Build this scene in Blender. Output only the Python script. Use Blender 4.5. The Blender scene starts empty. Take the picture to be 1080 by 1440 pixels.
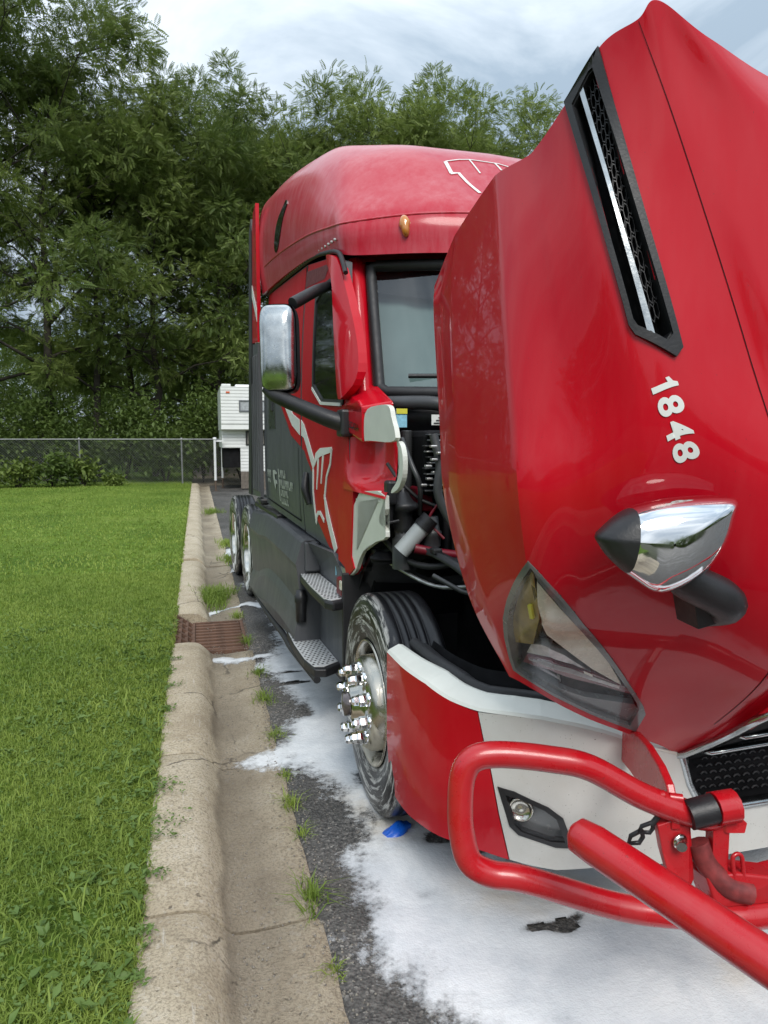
import bpy, bmesh, math, random
import numpy as np
from mathutils import Vector, Matrix, noise as mnoise
random.seed(7); rng = np.random.default_rng(11)
S = bpy.context.scene; COL = S.collection; R = math.radians

# ---------------------------------------------------------------- camera
cd = bpy.data.cameras.new('camera'); cam = bpy.data.objects.new('camera', cd); COL.objects.link(cam); S.camera = cam
cd.sensor_fit = 'VERTICAL'; cd.sensor_height = 36; cd.lens = 25.0; cd.clip_start = .05; cd.clip_end = 2000
cam.location = (0, 0, 1.72)
PITCH, YAW = math.atan(.103), math.atan(.263 * math.cos(math.atan(.103)))
cam.rotation_euler = (math.pi / 2 - PITCH, 0, -YAW)

# ---------------------------------------------------------------- sky, sun, exposure
SUN_EL, SUN_AZ = 47, 182            # degrees; azimuth clockwise from +Y (from behind the viewer)
w = bpy.data.worlds.new('World'); S.world = w; w.use_nodes = True
nt = w.node_tree; nt.nodes.clear(); N = nt.nodes.new; K = nt.links.new
sky = N('ShaderNodeTexSky'); sky.sky_type = 'NISHITA'; sky.sun_disc = False
sky.sun_elevation = R(SUN_EL); sky.sun_rotation = R(SUN_AZ); sky.dust_density = 3; sky.ozone_density = 2
tc = N('ShaderNodeTexCoord'); mp = N('ShaderNodeMapping'); mp.inputs['Scale'].default_value = (1, 1, 2.2); mp.inputs['Location'].default_value = (.37, .2, .1)
n1 = N('ShaderNodeTexNoise'); n1.inputs['Scale'].default_value = 2.1; n1.inputs['Detail'].default_value = 9; n1.inputs['Roughness'].default_value = .56; n1.inputs['Distortion'].default_value = .5
K(tc.outputs['Generated'], mp.inputs[0]); K(mp.outputs[0], n1.inputs[0])
r1 = N('ShaderNodeValToRGB'); r1.color_ramp.elements[0].position = .40; r1.color_ramp.elements[1].position = .60
r1.color_ramp.elements[0].color = (2.7, 3.4, 4.1, 1); r1.color_ramp.elements[1].color = (6.2, 6.8, 7.3, 1)
K(n1.outputs[0], r1.inputs[0])
sz_ = N('ShaderNodeSeparateXYZ'); K(tc.outputs['Generated'], sz_.inputs[0]); mr = N('ShaderNodeMapRange'); K(sz_.outputs[2], mr.inputs[0])      # overcast law: the zenith is brighter than the horizon
mr.inputs['From Min'].default_value = 0; mr.inputs['From Max'].default_value = 1; mr.inputs['To Min'].default_value = .60; mr.inputs['To Max'].default_value = 1.75
mx = N('ShaderNodeMix'); mx.data_type = 'RGBA'; mx.inputs[0].default_value = .88
vm = N('ShaderNodeVectorMath'); vm.operation = 'SCALE'; K(r1.outputs[0], vm.inputs[0]); K(mr.outputs[0], vm.inputs['Scale'])
K(sky.outputs[0], mx.inputs[6]); K(vm.outputs[0], mx.inputs[7])
bg = N('ShaderNodeBackground'); bg.inputs[1].default_value = .10
wo = N('ShaderNodeOutputWorld'); K(mx.outputs[2], bg.inputs[0]); K(bg.outputs[0], wo.inputs[0])
sl = bpy.data.lights.new('sun', 'SUN'); sl.energy = 1.5; sl.angle = R(26); sl.color = (1, .96, .9)
sun = bpy.data.objects.new('sun', sl); COL.objects.link(sun)
sd = Vector((math.sin(R(SUN_AZ)) * math.cos(R(SUN_EL)), math.cos(R(SUN_AZ)) * math.cos(R(SUN_EL)), math.sin(R(SUN_EL))))
sun.rotation_euler = sd.to_track_quat('Z', 'Y').to_euler(); sun.location = sd * 40
S.view_settings.view_transform = 'Standard'; S.view_settings.look = 'None'; S.view_settings.exposure = .74; S.view_settings.gamma = 1
S.view_settings.use_curve_mapping = False
S.render.engine = 'CYCLES'; S.cycles.max_bounces = 5; S.cycles.diffuse_bounces = 3; S.cycles.glossy_bounces = 3; S.cycles.transmission_bounces = 3; S.cycles.transparent_max_bounces = 6; S.cycles.use_denoising = True
S.cycles.caustics_reflective = False; S.cycles.caustics_refractive = False
# ---------------------------------------------------------------- materials
class M_:
    def __init__(s, name):
        s.m = bpy.data.materials.new(name); s.m.use_nodes = True; s.t = s.m.node_tree
        s.b = s.t.nodes['Principled BSDF']; s.out = s.t.nodes['Material Output']
    def n(s, typ, **kw):
        q = s.t.nodes.new('ShaderNode' + typ)
        for k, v in kw.items():
            if k in q.inputs: q.inputs[k].default_value = v
            else: setattr(q, k, v)
        return q
    def l(s, a, b): s.t.links.new(a, b)
    def coord(s, kind='Object'): return s.n('TexCoord').outputs[kind]
    def noise(s, co, scale, detail=5, rough=.55, dist=0.):
        q = s.n('TexNoise', Scale=scale, Detail=detail, Roughness=rough, Distortion=dist); s.l(co, q.inputs['Vector']); return q.outputs[0]
    def ramp(s, v, stops):
        q = s.n('ValToRGB'); e = q.color_ramp.elements
        while len(e) < len(stops): e.new(.5)
        for a, (p, c) in zip(e, stops): a.position = p; a.color = (c if len(c) == 4 else (*c, 1)) if hasattr(c, '__len__') else (c, c, c, 1)
        s.l(v, q.inputs[0]); return q.outputs[0]
    def mix(s, f, a, b, blend='MIX'):
        q = s.n('Mix', data_type='RGBA', blend_type=blend)
        for i, v in ((0, f), (6, a), (7, b)):
            if hasattr(v, 'is_linked'): s.l(v, q.inputs[i])
            else: q.inputs[i].default_value = v if i == 0 else (*v, 1)
        return q.outputs[2]
    def math(s, op, a, b=0.):
        q = s.n('Math', operation=op)
        for i, v in enumerate((a, b)):
            if hasattr(v, 'is_linked'): s.l(v, q.inputs[i])
            else: q.inputs[i].default_value = v
        return q.outputs[0]
    def bump(s, v, strength, dist=.01):
        q = s.n('Bump', Strength=strength, Distance=dist); s.l(v, q.inputs['Height']); s.l(q.outputs[0], s.b.inputs['Normal']); return q
    def set(s, **kw):
        for k, v in kw.items():
            k = k.replace('_', ' ')
            if hasattr(v, 'is_linked'): s.l(v, s.b.inputs[k])
            else: s.b.inputs[k].default_value = (*v, 1) if hasattr(v, '__len__') and len(v) == 3 and s.b.inputs[k].type == 'RGBA' else v
        return s
def simple(name, col, rough, metal=0., spec=.5, var=.12, scale=9., bump=0., coat=0., **kw):
    q = M_(name); co = q.coord(); nz = q.noise(co, scale, 6)
    lo, hi = [c * (1 - var) for c in col], [min(c * (1 + var), 1) for c in col]
    q.set(Base_Color=q.ramp(nz, [(.3, lo), (.7, hi)]), Metallic=metal, Specular_IOR_Level=spec, Coat_Weight=coat, Coat_Roughness=.06)
    n2 = q.noise(co, scale * 4.3, 4)
    q.set(Roughness=q.ramp(n2, [(.3, max(rough - .06, 0)), (.7, min(rough + .08, 1))]))
    if bump: q.bump(q.noise(co, scale * 12, 3), bump, .004)
    for k, v in kw.items(): q.set(**{k: v})
    return q.m
def paint(name, col, dust_sheen, dust_sheen_col=(.55, .5, .5), rough=.16, croug=.05, coat=.6, spec=.12):
    q = M_(name); co = q.coord()
    mp = q.n('Mapping'); mp.inputs['Scale'].default_value = (6, 6, 1.1); q.l(co, mp.inputs[0])
    streak = q.noise(mp.outputs[0], 3., 7, .62)
    grime = q.noise(co, 3.3, 7, .6)
    f = q.math('MULTIPLY', q.math('MULTIPLY', q.ramp(streak, [(.38, 0.), (.8, 1.)]), q.ramp(grime, [(.3, .2), (.75, 1.)])), dust_sheen)  # dust film; on the roof it carries a painted sky sheen
    sp = q.ramp(q.noise(co, 210., 2, .5), [(.735, 0.), (.75, .55)])
    q.set(Base_Color=q.mix(sp, q.mix(f, col, dust_sheen_col), (.10, .02, .02)), Specular_IOR_Level=spec, Coat_Weight=coat, Coat_Roughness=croug, Coat_IOR=1.45)
    q.set(Roughness=q.ramp(grime, [(.3, rough), (.75, rough + .22)]))
    q.bump(q.noise(co, 260., 2), .018, .0006)
    return q.m
RED = paint('red_paint', (.50, .0015, .012), .03, rough=.28, croug=.022)
RED_ROOF = paint('red_paint_sky_sheen', (.44, .012, .03), .30, (.66, .44, .47), .34, .15)  # pink haze stands for sky reflection on the roof, put into the colour
def bar_paint():
    q = M_('red_powder_coat'); co = q.coord(); n1_ = q.noise(co, 10., 6, .65); chips = q.ramp(q.noise(co, 60., 4, .6), [(.29, 1.), (.33, 0.)])
    c = q.mix(q.ramp(n1_, [(.4, 0.), (.8, .22)]), (.46, .006, .012), (.36, .10, .10)); q.set(Base_Color=q.mix(q.math('MULTIPLY', chips, .5), c, (.15, .03, .03)), Roughness=q.ramp(n1_, [(.35, .2), (.7, .42)]), Coat_Weight=.35, Coat_Roughness=.12); q.bump(q.noise(co, 120., 3), .06, .003); return q.m
RED_BAR = bar_paint()
RED_SIDE = paint('red_vinyl_wrap', (.47, .002, .012), .05, rough=.35, croug=.12, coat=.16, spec=.1)
GREY = paint('graphite_paint', (.085, .088, .096), .22, (.34, .34, .34), .42, .2, .22, .12)
CREAM = simple('white_gelcoat', (.68, .69, .63), .34, var=.07, scale=7)
def dirty_white():
    q = M_('dirty_white_bumper'); co = q.coord()
    specks = q.ramp(q.noise(co, 150., 2, .5), [(.70, 0.), (.76, 1.)])
    film = q.ramp(q.noise(co, 5., 8, .65), [(.35, 0.), (.8, 1.)])
    c = q.mix(q.math('MULTIPLY', film, .45), (.64, .64, .61), (.43, .40, .34)); c = q.mix(q.math('MULTIPLY', specks, .8), c, (.12, .10, .08))
    q.set(Base_Color=c, Roughness=.36); return q.m
DWHITE = dirty_white()
BLACK = simple('black_plastic', (.016, .016, .018), .42, var=.3, scale=12, bump=.15)
DARK = simple('engine_bay_black', (.008, .008, .009), .75, spec=.15, var=.5, scale=8)
RUBBER = simple('rubber_seal', (.018, .018, .02), .55, var=.3, bump=.1)
CHROME = simple('chrome', (.80, .81, .82), .045, 1., var=.05, scale=5)
CHROME_WET = simple('chrome_with_water_spots', (.50, .52, .52), .20, 1., var=.22, scale=13, bump=.08)
STEEL = simple('polished_alloy', (.60, .58, .53), .17, 1., var=.12, scale=9)
TREAD = simple('diamond_plate', (.74, .75, .75), .38, .35, var=.12, scale=30)
IRON = simple('rusty_cast_iron', (.125, .068, .045), .8, 0., var=.4, scale=14, bump=.5)
AMBER = simple('amber_lens', (.55, .20, .03), .12, coat=1.)
AMBER_DIM = simple('amber_reflector', (.24, .165, .02), .15, coat=1., var=.35, scale=14)
BEIGE = simple('lamp_reflector', (.60, .56, .47), .25, .1, coat=.6, var=.15, scale=10)
LAMPGREY = simple('lamp_bezel', (.13, .135, .14), .22, coat=.6, var=.2)
LAMPDARK = simple('lamp_housing', (.11, .09, .09), .15, .3, coat=.8, var=.4, scale=20)
BLUE = simple('blue_plastic', (.01, .12, .62), .3, var=.2)
LETTER = simple('white_vinyl', (.72, .73, .70), .4, var=.05)
LETTER_DIM = simple('grey_vinyl', (.42, .43, .41), .4, var=.15, scale=40)
HOSE = simple('grey_hose', (.045, .047, .05), .38, var=.2)
REDBOX = simple('red_plastic', (.16, .004, .014), .4, var=.3)
TANK = simple('milky_plastic', (.42, .45, .46), .35, var=.12)
LBLUE = simple('blue_sticker', (.25, .52, .66), .45, var=.2, scale=60)
LYEL = simple('yellow_sticker', (.65, .60, .06), .45)
CURTAIN = simple('cab_curtain', (.13, .175, .175), .8, var=.10, scale=3)
ALU = simple('aluminium_fin', (.5, .5, .5), .4, .8, var=.3, scale=30)
def glassy(name, tint, amount, rough=.02):
    q = M_(name); tr = q.n('BsdfTransparent'); tr.inputs[0].default_value = (*tint, 1)
    gl = q.n('BsdfGlossy', Roughness=rough); gl.inputs[0].default_value = (.95, .97, 1, 1)
    fr = q.n('LayerWeight', Blend=.5); mxs = q.n('MixShader'); q.l(q.math('ADD', q.math('MULTIPLY', q.math('POWER', fr.outputs['Facing'], 4.), .8), amount), mxs.inputs[0]); q.l(tr.outputs[0], mxs.inputs[1]); q.l(gl.outputs[0], mxs.inputs[2])
    q.l(mxs.outputs[0], q.out.inputs[0]); return q.m
LENS = glassy('clear_lens', (.97, .97, .96), .022)
GLASS = glassy('screen_glass', (.80, .86, .84), .075, .03)
DGLASS = simple('tinted_side_glass', (.006, .008, .008), .03, spec=.9, var=.2)

def tyre_mat():
    q = M_('tyre_rubber'); co = q.coord()
    sx = q.n('SeparateXYZ'); q.l(co, sx.inputs[0])
    outer = q.ramp(sx.outputs[0], [(0., 1.), (.045, 0.)])        # the outer wall only
    rad = q.math('SQRT', q.math('ADD', q.math('MULTIPLY', sx.outputs[1], sx.outputs[1]), q.math('MULTIPLY', sx.outputs[2], sx.outputs[2])))
    ang = q.math('ARCTAN2', sx.outputs[1], sx.outputs[2]); cx = q.n('CombineXYZ'); q.l(q.math('MULTIPLY', ang, 1.5), cx.inputs[0]); q.l(q.math('MULTIPLY', rad, 26.), cx.inputs[1])
    a = q.noise(cx.outputs[0], 1.6, 8, .66, .7); b = q.noise(cx.outputs[0], 7., 5, .6, .5)
    suds = q.math('MULTIPLY', q.ramp(q.math('ADD', q.math('MULTIPLY', a, .8), q.math('MULTIPLY', b, .2)), [(.50, 0.), (.56, .6), (.64, .95)]), outer)
    q.set(Base_Color=q.mix(suds, (.008, .008, .010), (.80, .79, .75)))
    q.set(Roughness=.33, Specular_IOR_Level=.45); q.bump(q.math('ADD', q.noise(co, 120., 3), q.math('MULTIPLY', suds, 1.2)), .25, .006)
    return q.m
TYRE = tyre_mat()
def wheel_mat():
    q = M_('soapy_alloy'); co = q.coord()
    a = q.noise(co, 8., 8, .66, 1.2)
    sz = q.n('SeparateXYZ'); q.l(co, sz.inputs[0])
    f = q.ramp(q.math('ADD', q.math('MULTIPLY', a, .8), q.math('MULTIPLY', sz.outputs[2], -.35)), [(.40, 0.), (.50, 1.)])
    q.set(Base_Color=q.mix(f, (.48, .455, .40), (.60, .56, .48)), Roughness=q.ramp(f, [(0, .24), (1, .65)]), Metallic=q.ramp(f, [(0, 1.), (1, .15)]))
    q.bump(q.math('ADD', a, f), .12, .01); return q.m
WHEEL = wheel_mat()
def asphalt():
    q = M_('wet_asphalt'); co = q.coord()
    v = q.n('TexVoronoi', Scale=95.); q.l(co, v.inputs['Vector'])
    wet = q.ramp(q.noise(co, .9, 7, .6), [(.42, 0.), (.62, 1.)])
    stone = q.mix(q.ramp(q.noise(co, 60., 4), [(.35, 0.), (.7, 1.)]), (.03, .03, .03), (.17, .16, .148))
    st2 = q.mix(q.ramp(v.outputs['Color'], [(.74, 0.), (.95, 1.)]), stone, (.34, .32, .29))
    big = q.mix(q.ramp(q.noise(co, 2.2, 6), [(.35, 0.), (.7, .5)]), st2, (.075, .066, .056))
    q.set(Base_Color=q.mix(q.math('MULTIPLY', wet, .45), big, (.025, .025, .026)), Roughness=q.ramp(wet, [(0, .85), (1, .38)]))
    q.bump(q.math('ADD', v.outputs['Distance'], q.noise(co, 40., 4)), .7, .008); return q.m
ASPH = asphalt()
def concrete():
    q = M_('weathered_concrete'); co = q.coord()
    sx = q.n('SeparateXYZ'); q.l(co, sx.inputs[0])
    warp = q.math('ADD', sx.outputs[0], q.math('MULTIPLY', q.math('SUBTRACT', q.noise(co, 1.5, 7, .6), .5), .15))
    silt = q.ramp(warp, [(.035, 0.), (.06, 1.), (.20, .9), (.30, .6), (.385, .12)])      # silt left by the water along the flow line
    base = q.ramp(q.noise(co, 3.5, 9, .66), [(.28, (.37, .30, .205)), (.52, (.51, .435, .315)), (.75, (.61, .535, .41))])
    agg = q.n('TexVoronoi', Scale=75.); q.l(co, agg.inputs['Vector'])
    base = q.mix(q.ramp(q.noise(co, 95., 3, .6), [(.40, .55), (.52, 0.)]), base, (.20, .165, .115)); base = q.mix(q.ramp(agg.outputs['Color'], [(.72, 0.), (.95, .5)]), base, (.58, .53, .45))
    mp = q.n('Mapping'); mp.inputs['Scale'].default_value = (9, .7, 9); mp.inputs['Rotation'].default_value = (0, 0, .3); q.l(co, mp.inputs[0])
    scr = q.ramp(q.noise(mp.outputs[0], 5., 5, .7), [(.62, 0.), (.70, .6)])
    base = q.mix(scr, base, (.60, .56, .49))
    ck = q.n('TexVoronoi', Scale=1.3, feature='DISTANCE_TO_EDGE'); cw = q.n('Vector' + 'Math', operation='ADD'); q.l(co, cw.inputs[0]); nzc = q.n('TexNoise', Scale=6., Detail=6.); q.l(co, nzc.inputs['Vector']); sc_ = q.n('VectorMath', operation='SCALE', Scale=.16); q.l(nzc.outputs['Color'], sc_.inputs[0]); q.l(sc_.outputs[0], cw.inputs[1]); q.l(cw.outputs[0], ck.inputs['Vector'])
    crk = q.math('MULTIPLY', q.ramp(ck.outputs['Distance'], [(.004, 1.), (.011, 0.)]), q.ramp(q.noise(co, 1.7, 3), [(.52, 0.), (.58, 1.)]))
    base = q.mix(q.math('MULTIPLY', crk, .85), base, (.07, .058, .042))
    pits = q.ramp(q.noise(co, 42., 4, .6), [(.27, 1.), (.36, 0.)])
    base = q.mix(q.math('MULTIPLY', pits, .6), base, (.10, .085, .06))
    q.set(Base_Color=q.mix(q.math('MULTIPLY', silt, q.ramp(q.noise(co, 1.1, 5, .6), [(.3, .35), (.6, .8)])), base, (.135, .108, .077)), Roughness=q.ramp(silt, [(0, .9), (1, .62)]))
    q.bump(q.math('ADD', q.math('ADD', q.noise(co, 55., 6, .7), q.math('MULTIPLY', q.noise(co, 190., 3, .6), .7)), q.math('MULTIPLY', pits, -.8)), .9, .009); return q.m
CONC = concrete()
def foam_mat():
    q = M_('soap_suds'); co = q.coord(); at = q.n('Attribute'); at.attribute_name = 'thick'
    nz = q.noise(co, 3., 8, .68, .6); fine = q.noise(co, 45., 4, .6)
    ta = q.n('Attribute'); ta.attribute_name = 'stain'; tan = q.math('MULTIPLY', ta.outputs['Fac'], q.ramp(q.noise(co, 9., 5), [(.35, .15), (.65, .9)]))
    c = q.mix(q.ramp(nz, [(.3, 0.), (.75, 1.)]), (.58, .61, .64), (.88, .89, .89)); c = q.mix(tan, c, (.60, .50, .36))
    vo = q.n('TexVoronoi', Scale=170.); q.l(co, vo.inputs['Vector']); vo2 = q.n('TexVoronoi', Scale=60.); q.l(co, vo2.inputs['Vector'])
    q.set(Base_Color=c, Roughness=.25)
    q.bump(q.math('ADD', q.math('ADD', nz, q.math('MULTIPLY', fine, .4)), q.math('MULTIPLY', q.math('ADD', vo.outputs['Distance'], vo2.outputs['Distance']), -.35)), .28, .010)
    al = q.math('ADD', at.outputs['Fac'], q.math('ADD', q.math('MULTIPLY', q.math('SUBTRACT', q.noise(co, 3.2, 8, .66), .5), 1.5), q.math('MULTIPLY', q.math('SUBTRACT', q.noise(co, 26., 6, .7), .5), .9)))
    q.set(Alpha=q.ramp(al, [(.10, 0.), (.26, .45), (.42, .85), (.66, 1.)])); return q.m
FOAM = foam_mat()
def leafmat(name, lo, hi, scale=.55, trans=.35, rough=.55):
    q = M_(name); geo = q.n('NewGeometry'); co = geo.outputs['Position']; oi = q.n('ObjectInfo')
    f = q.math('ADD', q.math('MULTIPLY', q.noise(co, scale, 6, .62), .75), q.math('MULTIPLY', q.noise(co, 7., 2), .35))
    f = q.math('ADD', f, q.math('MULTIPLY', q.math('SUBTRACT', oi.outputs['Random'], .5), .16))
    c = q.ramp(f, [(.36, lo), (.72, hi)])
    q.set(Base_Color=c, Roughness=rough, Specular_IOR_Level=.35)
    tl = q.n('BsdfTranslucent'); ms = q.n('MixShader'); ms.inputs[0].default_value = trans
    q.l(q.mix(.5, c, (.11, .16, .02)), tl.inputs[0]); q.l(q.b.outputs[0], ms.inputs[1]); q.l(tl.outputs[0], ms.inputs[2]); q.l(ms.outputs[0], q.out.inputs[0])
    return q.m
LEAF = leafmat('walnut_leaf', (.085, .138, .034), (.26, .325, .085), .5, .5)
LEAF_L = leafmat('bright_leaf', (.11, .165, .035), (.27, .34, .085), .55, .48)
SHRUB = leafmat('shrub_leaf', (.07, .115, .03), (.17, .24, .065), 1.2, .45)
GRASS = leafmat('grass_blade', (.135, .23, .032), (.375, .475, .095), .4, .45)
WEED = leafmat('weed_leaf', (.10, .18, .04), (.24, .35, .10), 1.5, .4)
BARK = simple('bark', (.045, .038, .030), .9, var=.45, scale=5, bump=.6)
def lawn_mat():
    q = M_('lawn_soil'); co = q.coord()
    f = q.noise(co, .45, 8, .65); g = q.noise(co, 14., 5)
    c = q.ramp(f, [(.34, (.10, .19, .025)), (.55, (.19, .30, .045)), (.72, (.29, .38, .08))])
    far = q.mix(q.ramp(g, [(.35, .0), (.7, .55)]), c, (.045, .06, .02))
    q.set(Base_Color=far, Roughness=.95, Specular_IOR_Level=.1); q.bump(q.noise(co, 26., 6, .7), 1., .06); return q.m
LAWN = lawn_mat()
SOIL = simple('woodland_floor', (.035, .040, .018), .95, var=.5, scale=.8)
def siding():
    return simple('white_siding', (.78, .79, .78), .45, var=.06, scale=2)
SIDING = siding()
GALV = simple('galvanised_wire', (.24, .25, .25), .45, .4, var=.15, scale=8)
WHITEPOST = simple('white_enamel', (.66, .67, .67), .4, var=.06)

# ---------------------------------------------------------------- mesh helpers
class MB:
    def __init__(s): s.v, s.f, s.mi, s.sm = [], [], [], []
    def add(s, vs, fs, mi=0, smooth=False):
        o = len(s.v); s.v += [tuple(p) for p in vs]; s.f += [tuple(i + o for i in f) for f in fs]; s.mi += [mi] * len(fs); s.sm += [smooth] * len(fs); return s
    def grid(s, P, mi=0, smooth=True, closed=False, flip=False):
        n, m = len(P), len(P[0]); fs = []
        for i in range(n - 1):
            for j in range(m if closed else m - 1):
                k = (j + 1) % m; f = (i * m + j, i * m + k, (i + 1) * m + k, (i + 1) * m + j); fs.append(f[::-1] if flip else f)
        return s.add([p for r in P for p in r], fs, mi, smooth)
    def box(s, a, b, mi=0, bev=0.):
        (x0, y0, z0), (x1, y1, z1) = [min(p, q) for p, q in zip(a, b)], [max(p, q) for p, q in zip(a, b)]
        if bev:
            bev = min(bev, (x1 - x0) * .45, (y1 - y0) * .45, (z1 - z0) * .45)
            bm = bmesh.new(); bmesh.ops.create_cube(bm, size=1)
            for v in bm.verts: v.co = ((x0 + x1) / 2 + v.co.x * (x1 - x0), (y0 + y1) / 2 + v.co.y * (y1 - y0), (z0 + z1) / 2 + v.co.z * (z1 - z0))
            bmesh.ops.bevel(bm, geom=bm.edges[:], offset=bev, segments=2, affect='EDGES', profile=.5)
            bm.verts.index_update(); s.add([v.co for v in bm.verts], [[v.index for v in f.verts] for f in bm.faces], mi, False); bm.free(); return s
        return s.add([(x, y, z) for x in (x0, x1) for y in (y0, y1) for z in (z0, z1)], [(0, 1, 3, 2), (4, 6, 7, 5), (0, 4, 5, 1), (2, 3, 7, 6), (0, 2, 6, 4), (1, 5, 7, 3)], mi)
    def tube(s, path, r, n=12, mi=0, cap=True, smooth=True, sub=0):
        P = [Vector(p) for p in path]
        if sub: P = [Vector(cr([tuple(p) for p in P], i / sub)) for i in range((len(P) - 1) * sub + 1)]
        rr = r if hasattr(r, '__len__') else [r] * len(P)
        if len(rr) != len(P): rr = [rr[min(int(i / (len(P) - 1) * (len(rr) - 1)), len(rr) - 2)] * (1 - (i / (len(P) - 1) * (len(rr) - 1)) % 1 if i < len(P) - 1 else 0) + rr[min(int(i / (len(P) - 1) * (len(rr) - 1)), len(rr) - 2) + 1] * ((i / (len(P) - 1) * (len(rr) - 1)) % 1 if i < len(P) - 1 else 1) for i in range(len(P))]
        rings = []; prev = None
        for i, p in enumerate(P):
            d = (P[min(i + 1, len(P) - 1)] - P[max(i - 1, 0)]).normalized()
            if prev is None: a = d.orthogonal().normalized()
            else: a = (prev - d * prev.dot(d)).normalized()
            prev = a; b = d.cross(a)
            rings.append([p + (a * math.cos(2 * math.pi * k / n) + b * math.sin(2 * math.pi * k / n)) * rr[i] for k in range(n)])
        s.grid(rings, mi, smooth, True)
        if cap:
            for ring, p, fl in ((rings[0], P[0], True), (rings[-1], P[-1], False)):
                s.add(ring, [tuple(range(n))[::-1] if fl else tuple(range(n))], mi)
        return s
    def lathe(s, prof, c, axis='z', n=32, mi=0, smooth=True, a0=0., a1=2 * math.pi):
        full = abs(a1 - a0 - 2 * math.pi) < 1e-6; k = n if full else n + 1; rows = []
        for h, r in prof:
            row = []
            for j in range(k):
                t = a0 + (a1 - a0) * j / n; u, v = r * math.cos(t), r * math.sin(t)
                row.append({'z': (c[0] + u, c[1] + v, c[2] + h), 'x': (c[0] + h, c[1] + u, c[2] + v), 'y': (c[0] + u, c[1] + h, c[2] + v)}[axis])
            rows.append(row)
        return s.grid(rows, mi, smooth, full)
    def prism(s, poly, ext, mi=0):           # 3-D polygon pushed along ext
        n = len(poly); a = [Vector(p) for p in poly]; b = [p + Vector(ext) for p in a]
        bm = bmesh.new(); vs = [bm.verts.new(p) for p in a]; f = bm.faces.new(vs); r = bmesh.ops.triangulate(bm, faces=[f], ngon_method='EAR_CLIP')
        bm.verts.index_update(); tri = [[v.index for v in f.verts] for f in bm.faces]; bm.free()
        return s.add(a + b, tri + [tuple(i + n for i in t)[::-1] for t in tri] + [(i, (i + 1) % n, (i + 1) % n + n, i + n) for i in range(n)], mi)
    def mirror(s):
        o = len(s.v); s.v += [(-x, y, z) for x, y, z in s.v]; s.f += [tuple(i + o for i in f)[::-1] for f in s.f]; s.mi += s.mi; s.sm += s.sm; return s
    def build(s, name, mats, parent=None, loc=None, fix=True, bevel=0., solid=0.):
        me = bpy.data.meshes.new(name); me.from_pydata(s.v, [], s.f)
        for m in (mats if isinstance(mats, (list, tuple)) else [mats]): me.materials.append(m)
        me.polygons.foreach_set('material_index', s.mi); me.polygons.foreach_set('use_smooth', s.sm)
        if fix:
            bm = bmesh.new(); bm.from_mesh(me); bmesh.ops.recalc_face_normals(bm, faces=bm.faces[:]); bm.to_mesh(me); bm.free()
        me.update(); o = bpy.data.objects.new(name, me); COL.objects.link(o)
        if parent: o.parent = parent
        if loc: o.location = loc
        if bevel:
            q = o.modifiers.new('bevel', 'BEVEL'); q.width = bevel; q.segments = 2; q.limit_method = 'ANGLE'; q.angle_limit = R(40)
        if solid:
            q = o.modifiers.new('solid', 'SOLIDIFY'); q.thickness = solid; q.offset = 0
        return o
def tag(o, label=None, cat=None, group=None, kind=None):
    for k, v in (('label', label), ('category', cat), ('group', group), ('kind', kind)):
        if v: o[k] = v
    return o
def empty(name, loc=(0, 0, 0), rz=0.):
    o = bpy.data.objects.new(name, None); COL.objects.link(o); o.location = loc; o.rotation_euler = (0, 0, rz); o.empty_display_size = .2; return o
def copy_tree(o, parent=None):
    c = o.copy(); COL.objects.link(c); c.parent = parent
    for ch in o.children: copy_tree(ch, c)
    return c
def raw_mesh(name, V, F, mat, parent=None, smooth=False):          # fast path for very many faces: V (n,3), F (m,k)
    me = bpy.data.meshes.new(name); k = F.shape[1]; V = np.ascontiguousarray(V, np.float32); F = np.ascontiguousarray(F, np.int32)
    me.vertices.add(len(V)); me.vertices.foreach_set('co', V.ravel()); me.loops.add(F.size); me.loops.foreach_set('vertex_index', F.ravel())
    me.polygons.add(len(F)); me.polygons.foreach_set('loop_start', np.arange(0, F.size, k, dtype=np.int32)); me.polygons.foreach_set('loop_total', np.full(len(F), k, np.int32))
    if smooth: me.polygons.foreach_set('use_smooth', np.ones(len(F), bool))
    me.update(calc_edges=True); me.materials.append(mat); o = bpy.data.objects.new(name, me); COL.objects.link(o)
    if parent: o.parent = parent
    return o
def flat2d(polys, step):                        # polygons in a 2-D sheet cut by a grid so that they can follow a curved surface
    bm = bmesh.new()
    for poly in polys:
        f = bm.faces.new([bm.verts.new((a, b, 0)) for a, b in poly]); f.normal_update()
        bmesh.ops.triangulate(bm, faces=[f], ngon_method='EAR_CLIP')
    cut2d(bm, step); return bm
def cut2d(bm, step):
    if isinstance(step, (int, float)): step = (step, step)
    for ax in (0, 1):
        if not step[ax]: continue
        lo, hi = min(v.co[ax] for v in bm.verts), max(v.co[ax] for v in bm.verts)
        k = math.floor(lo / step[ax]) + 1
        while k * step[ax] < hi - 1e-5:
            co = [0, 0, 0]; no = [0, 0, 0]; co[ax] = k * step[ax]; no[ax] = 1
            bmesh.ops.bisect_plane(bm, geom=bm.verts[:] + bm.edges[:] + bm.faces[:], plane_co=co, plane_no=no, dist=1e-6); k += 1
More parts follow.
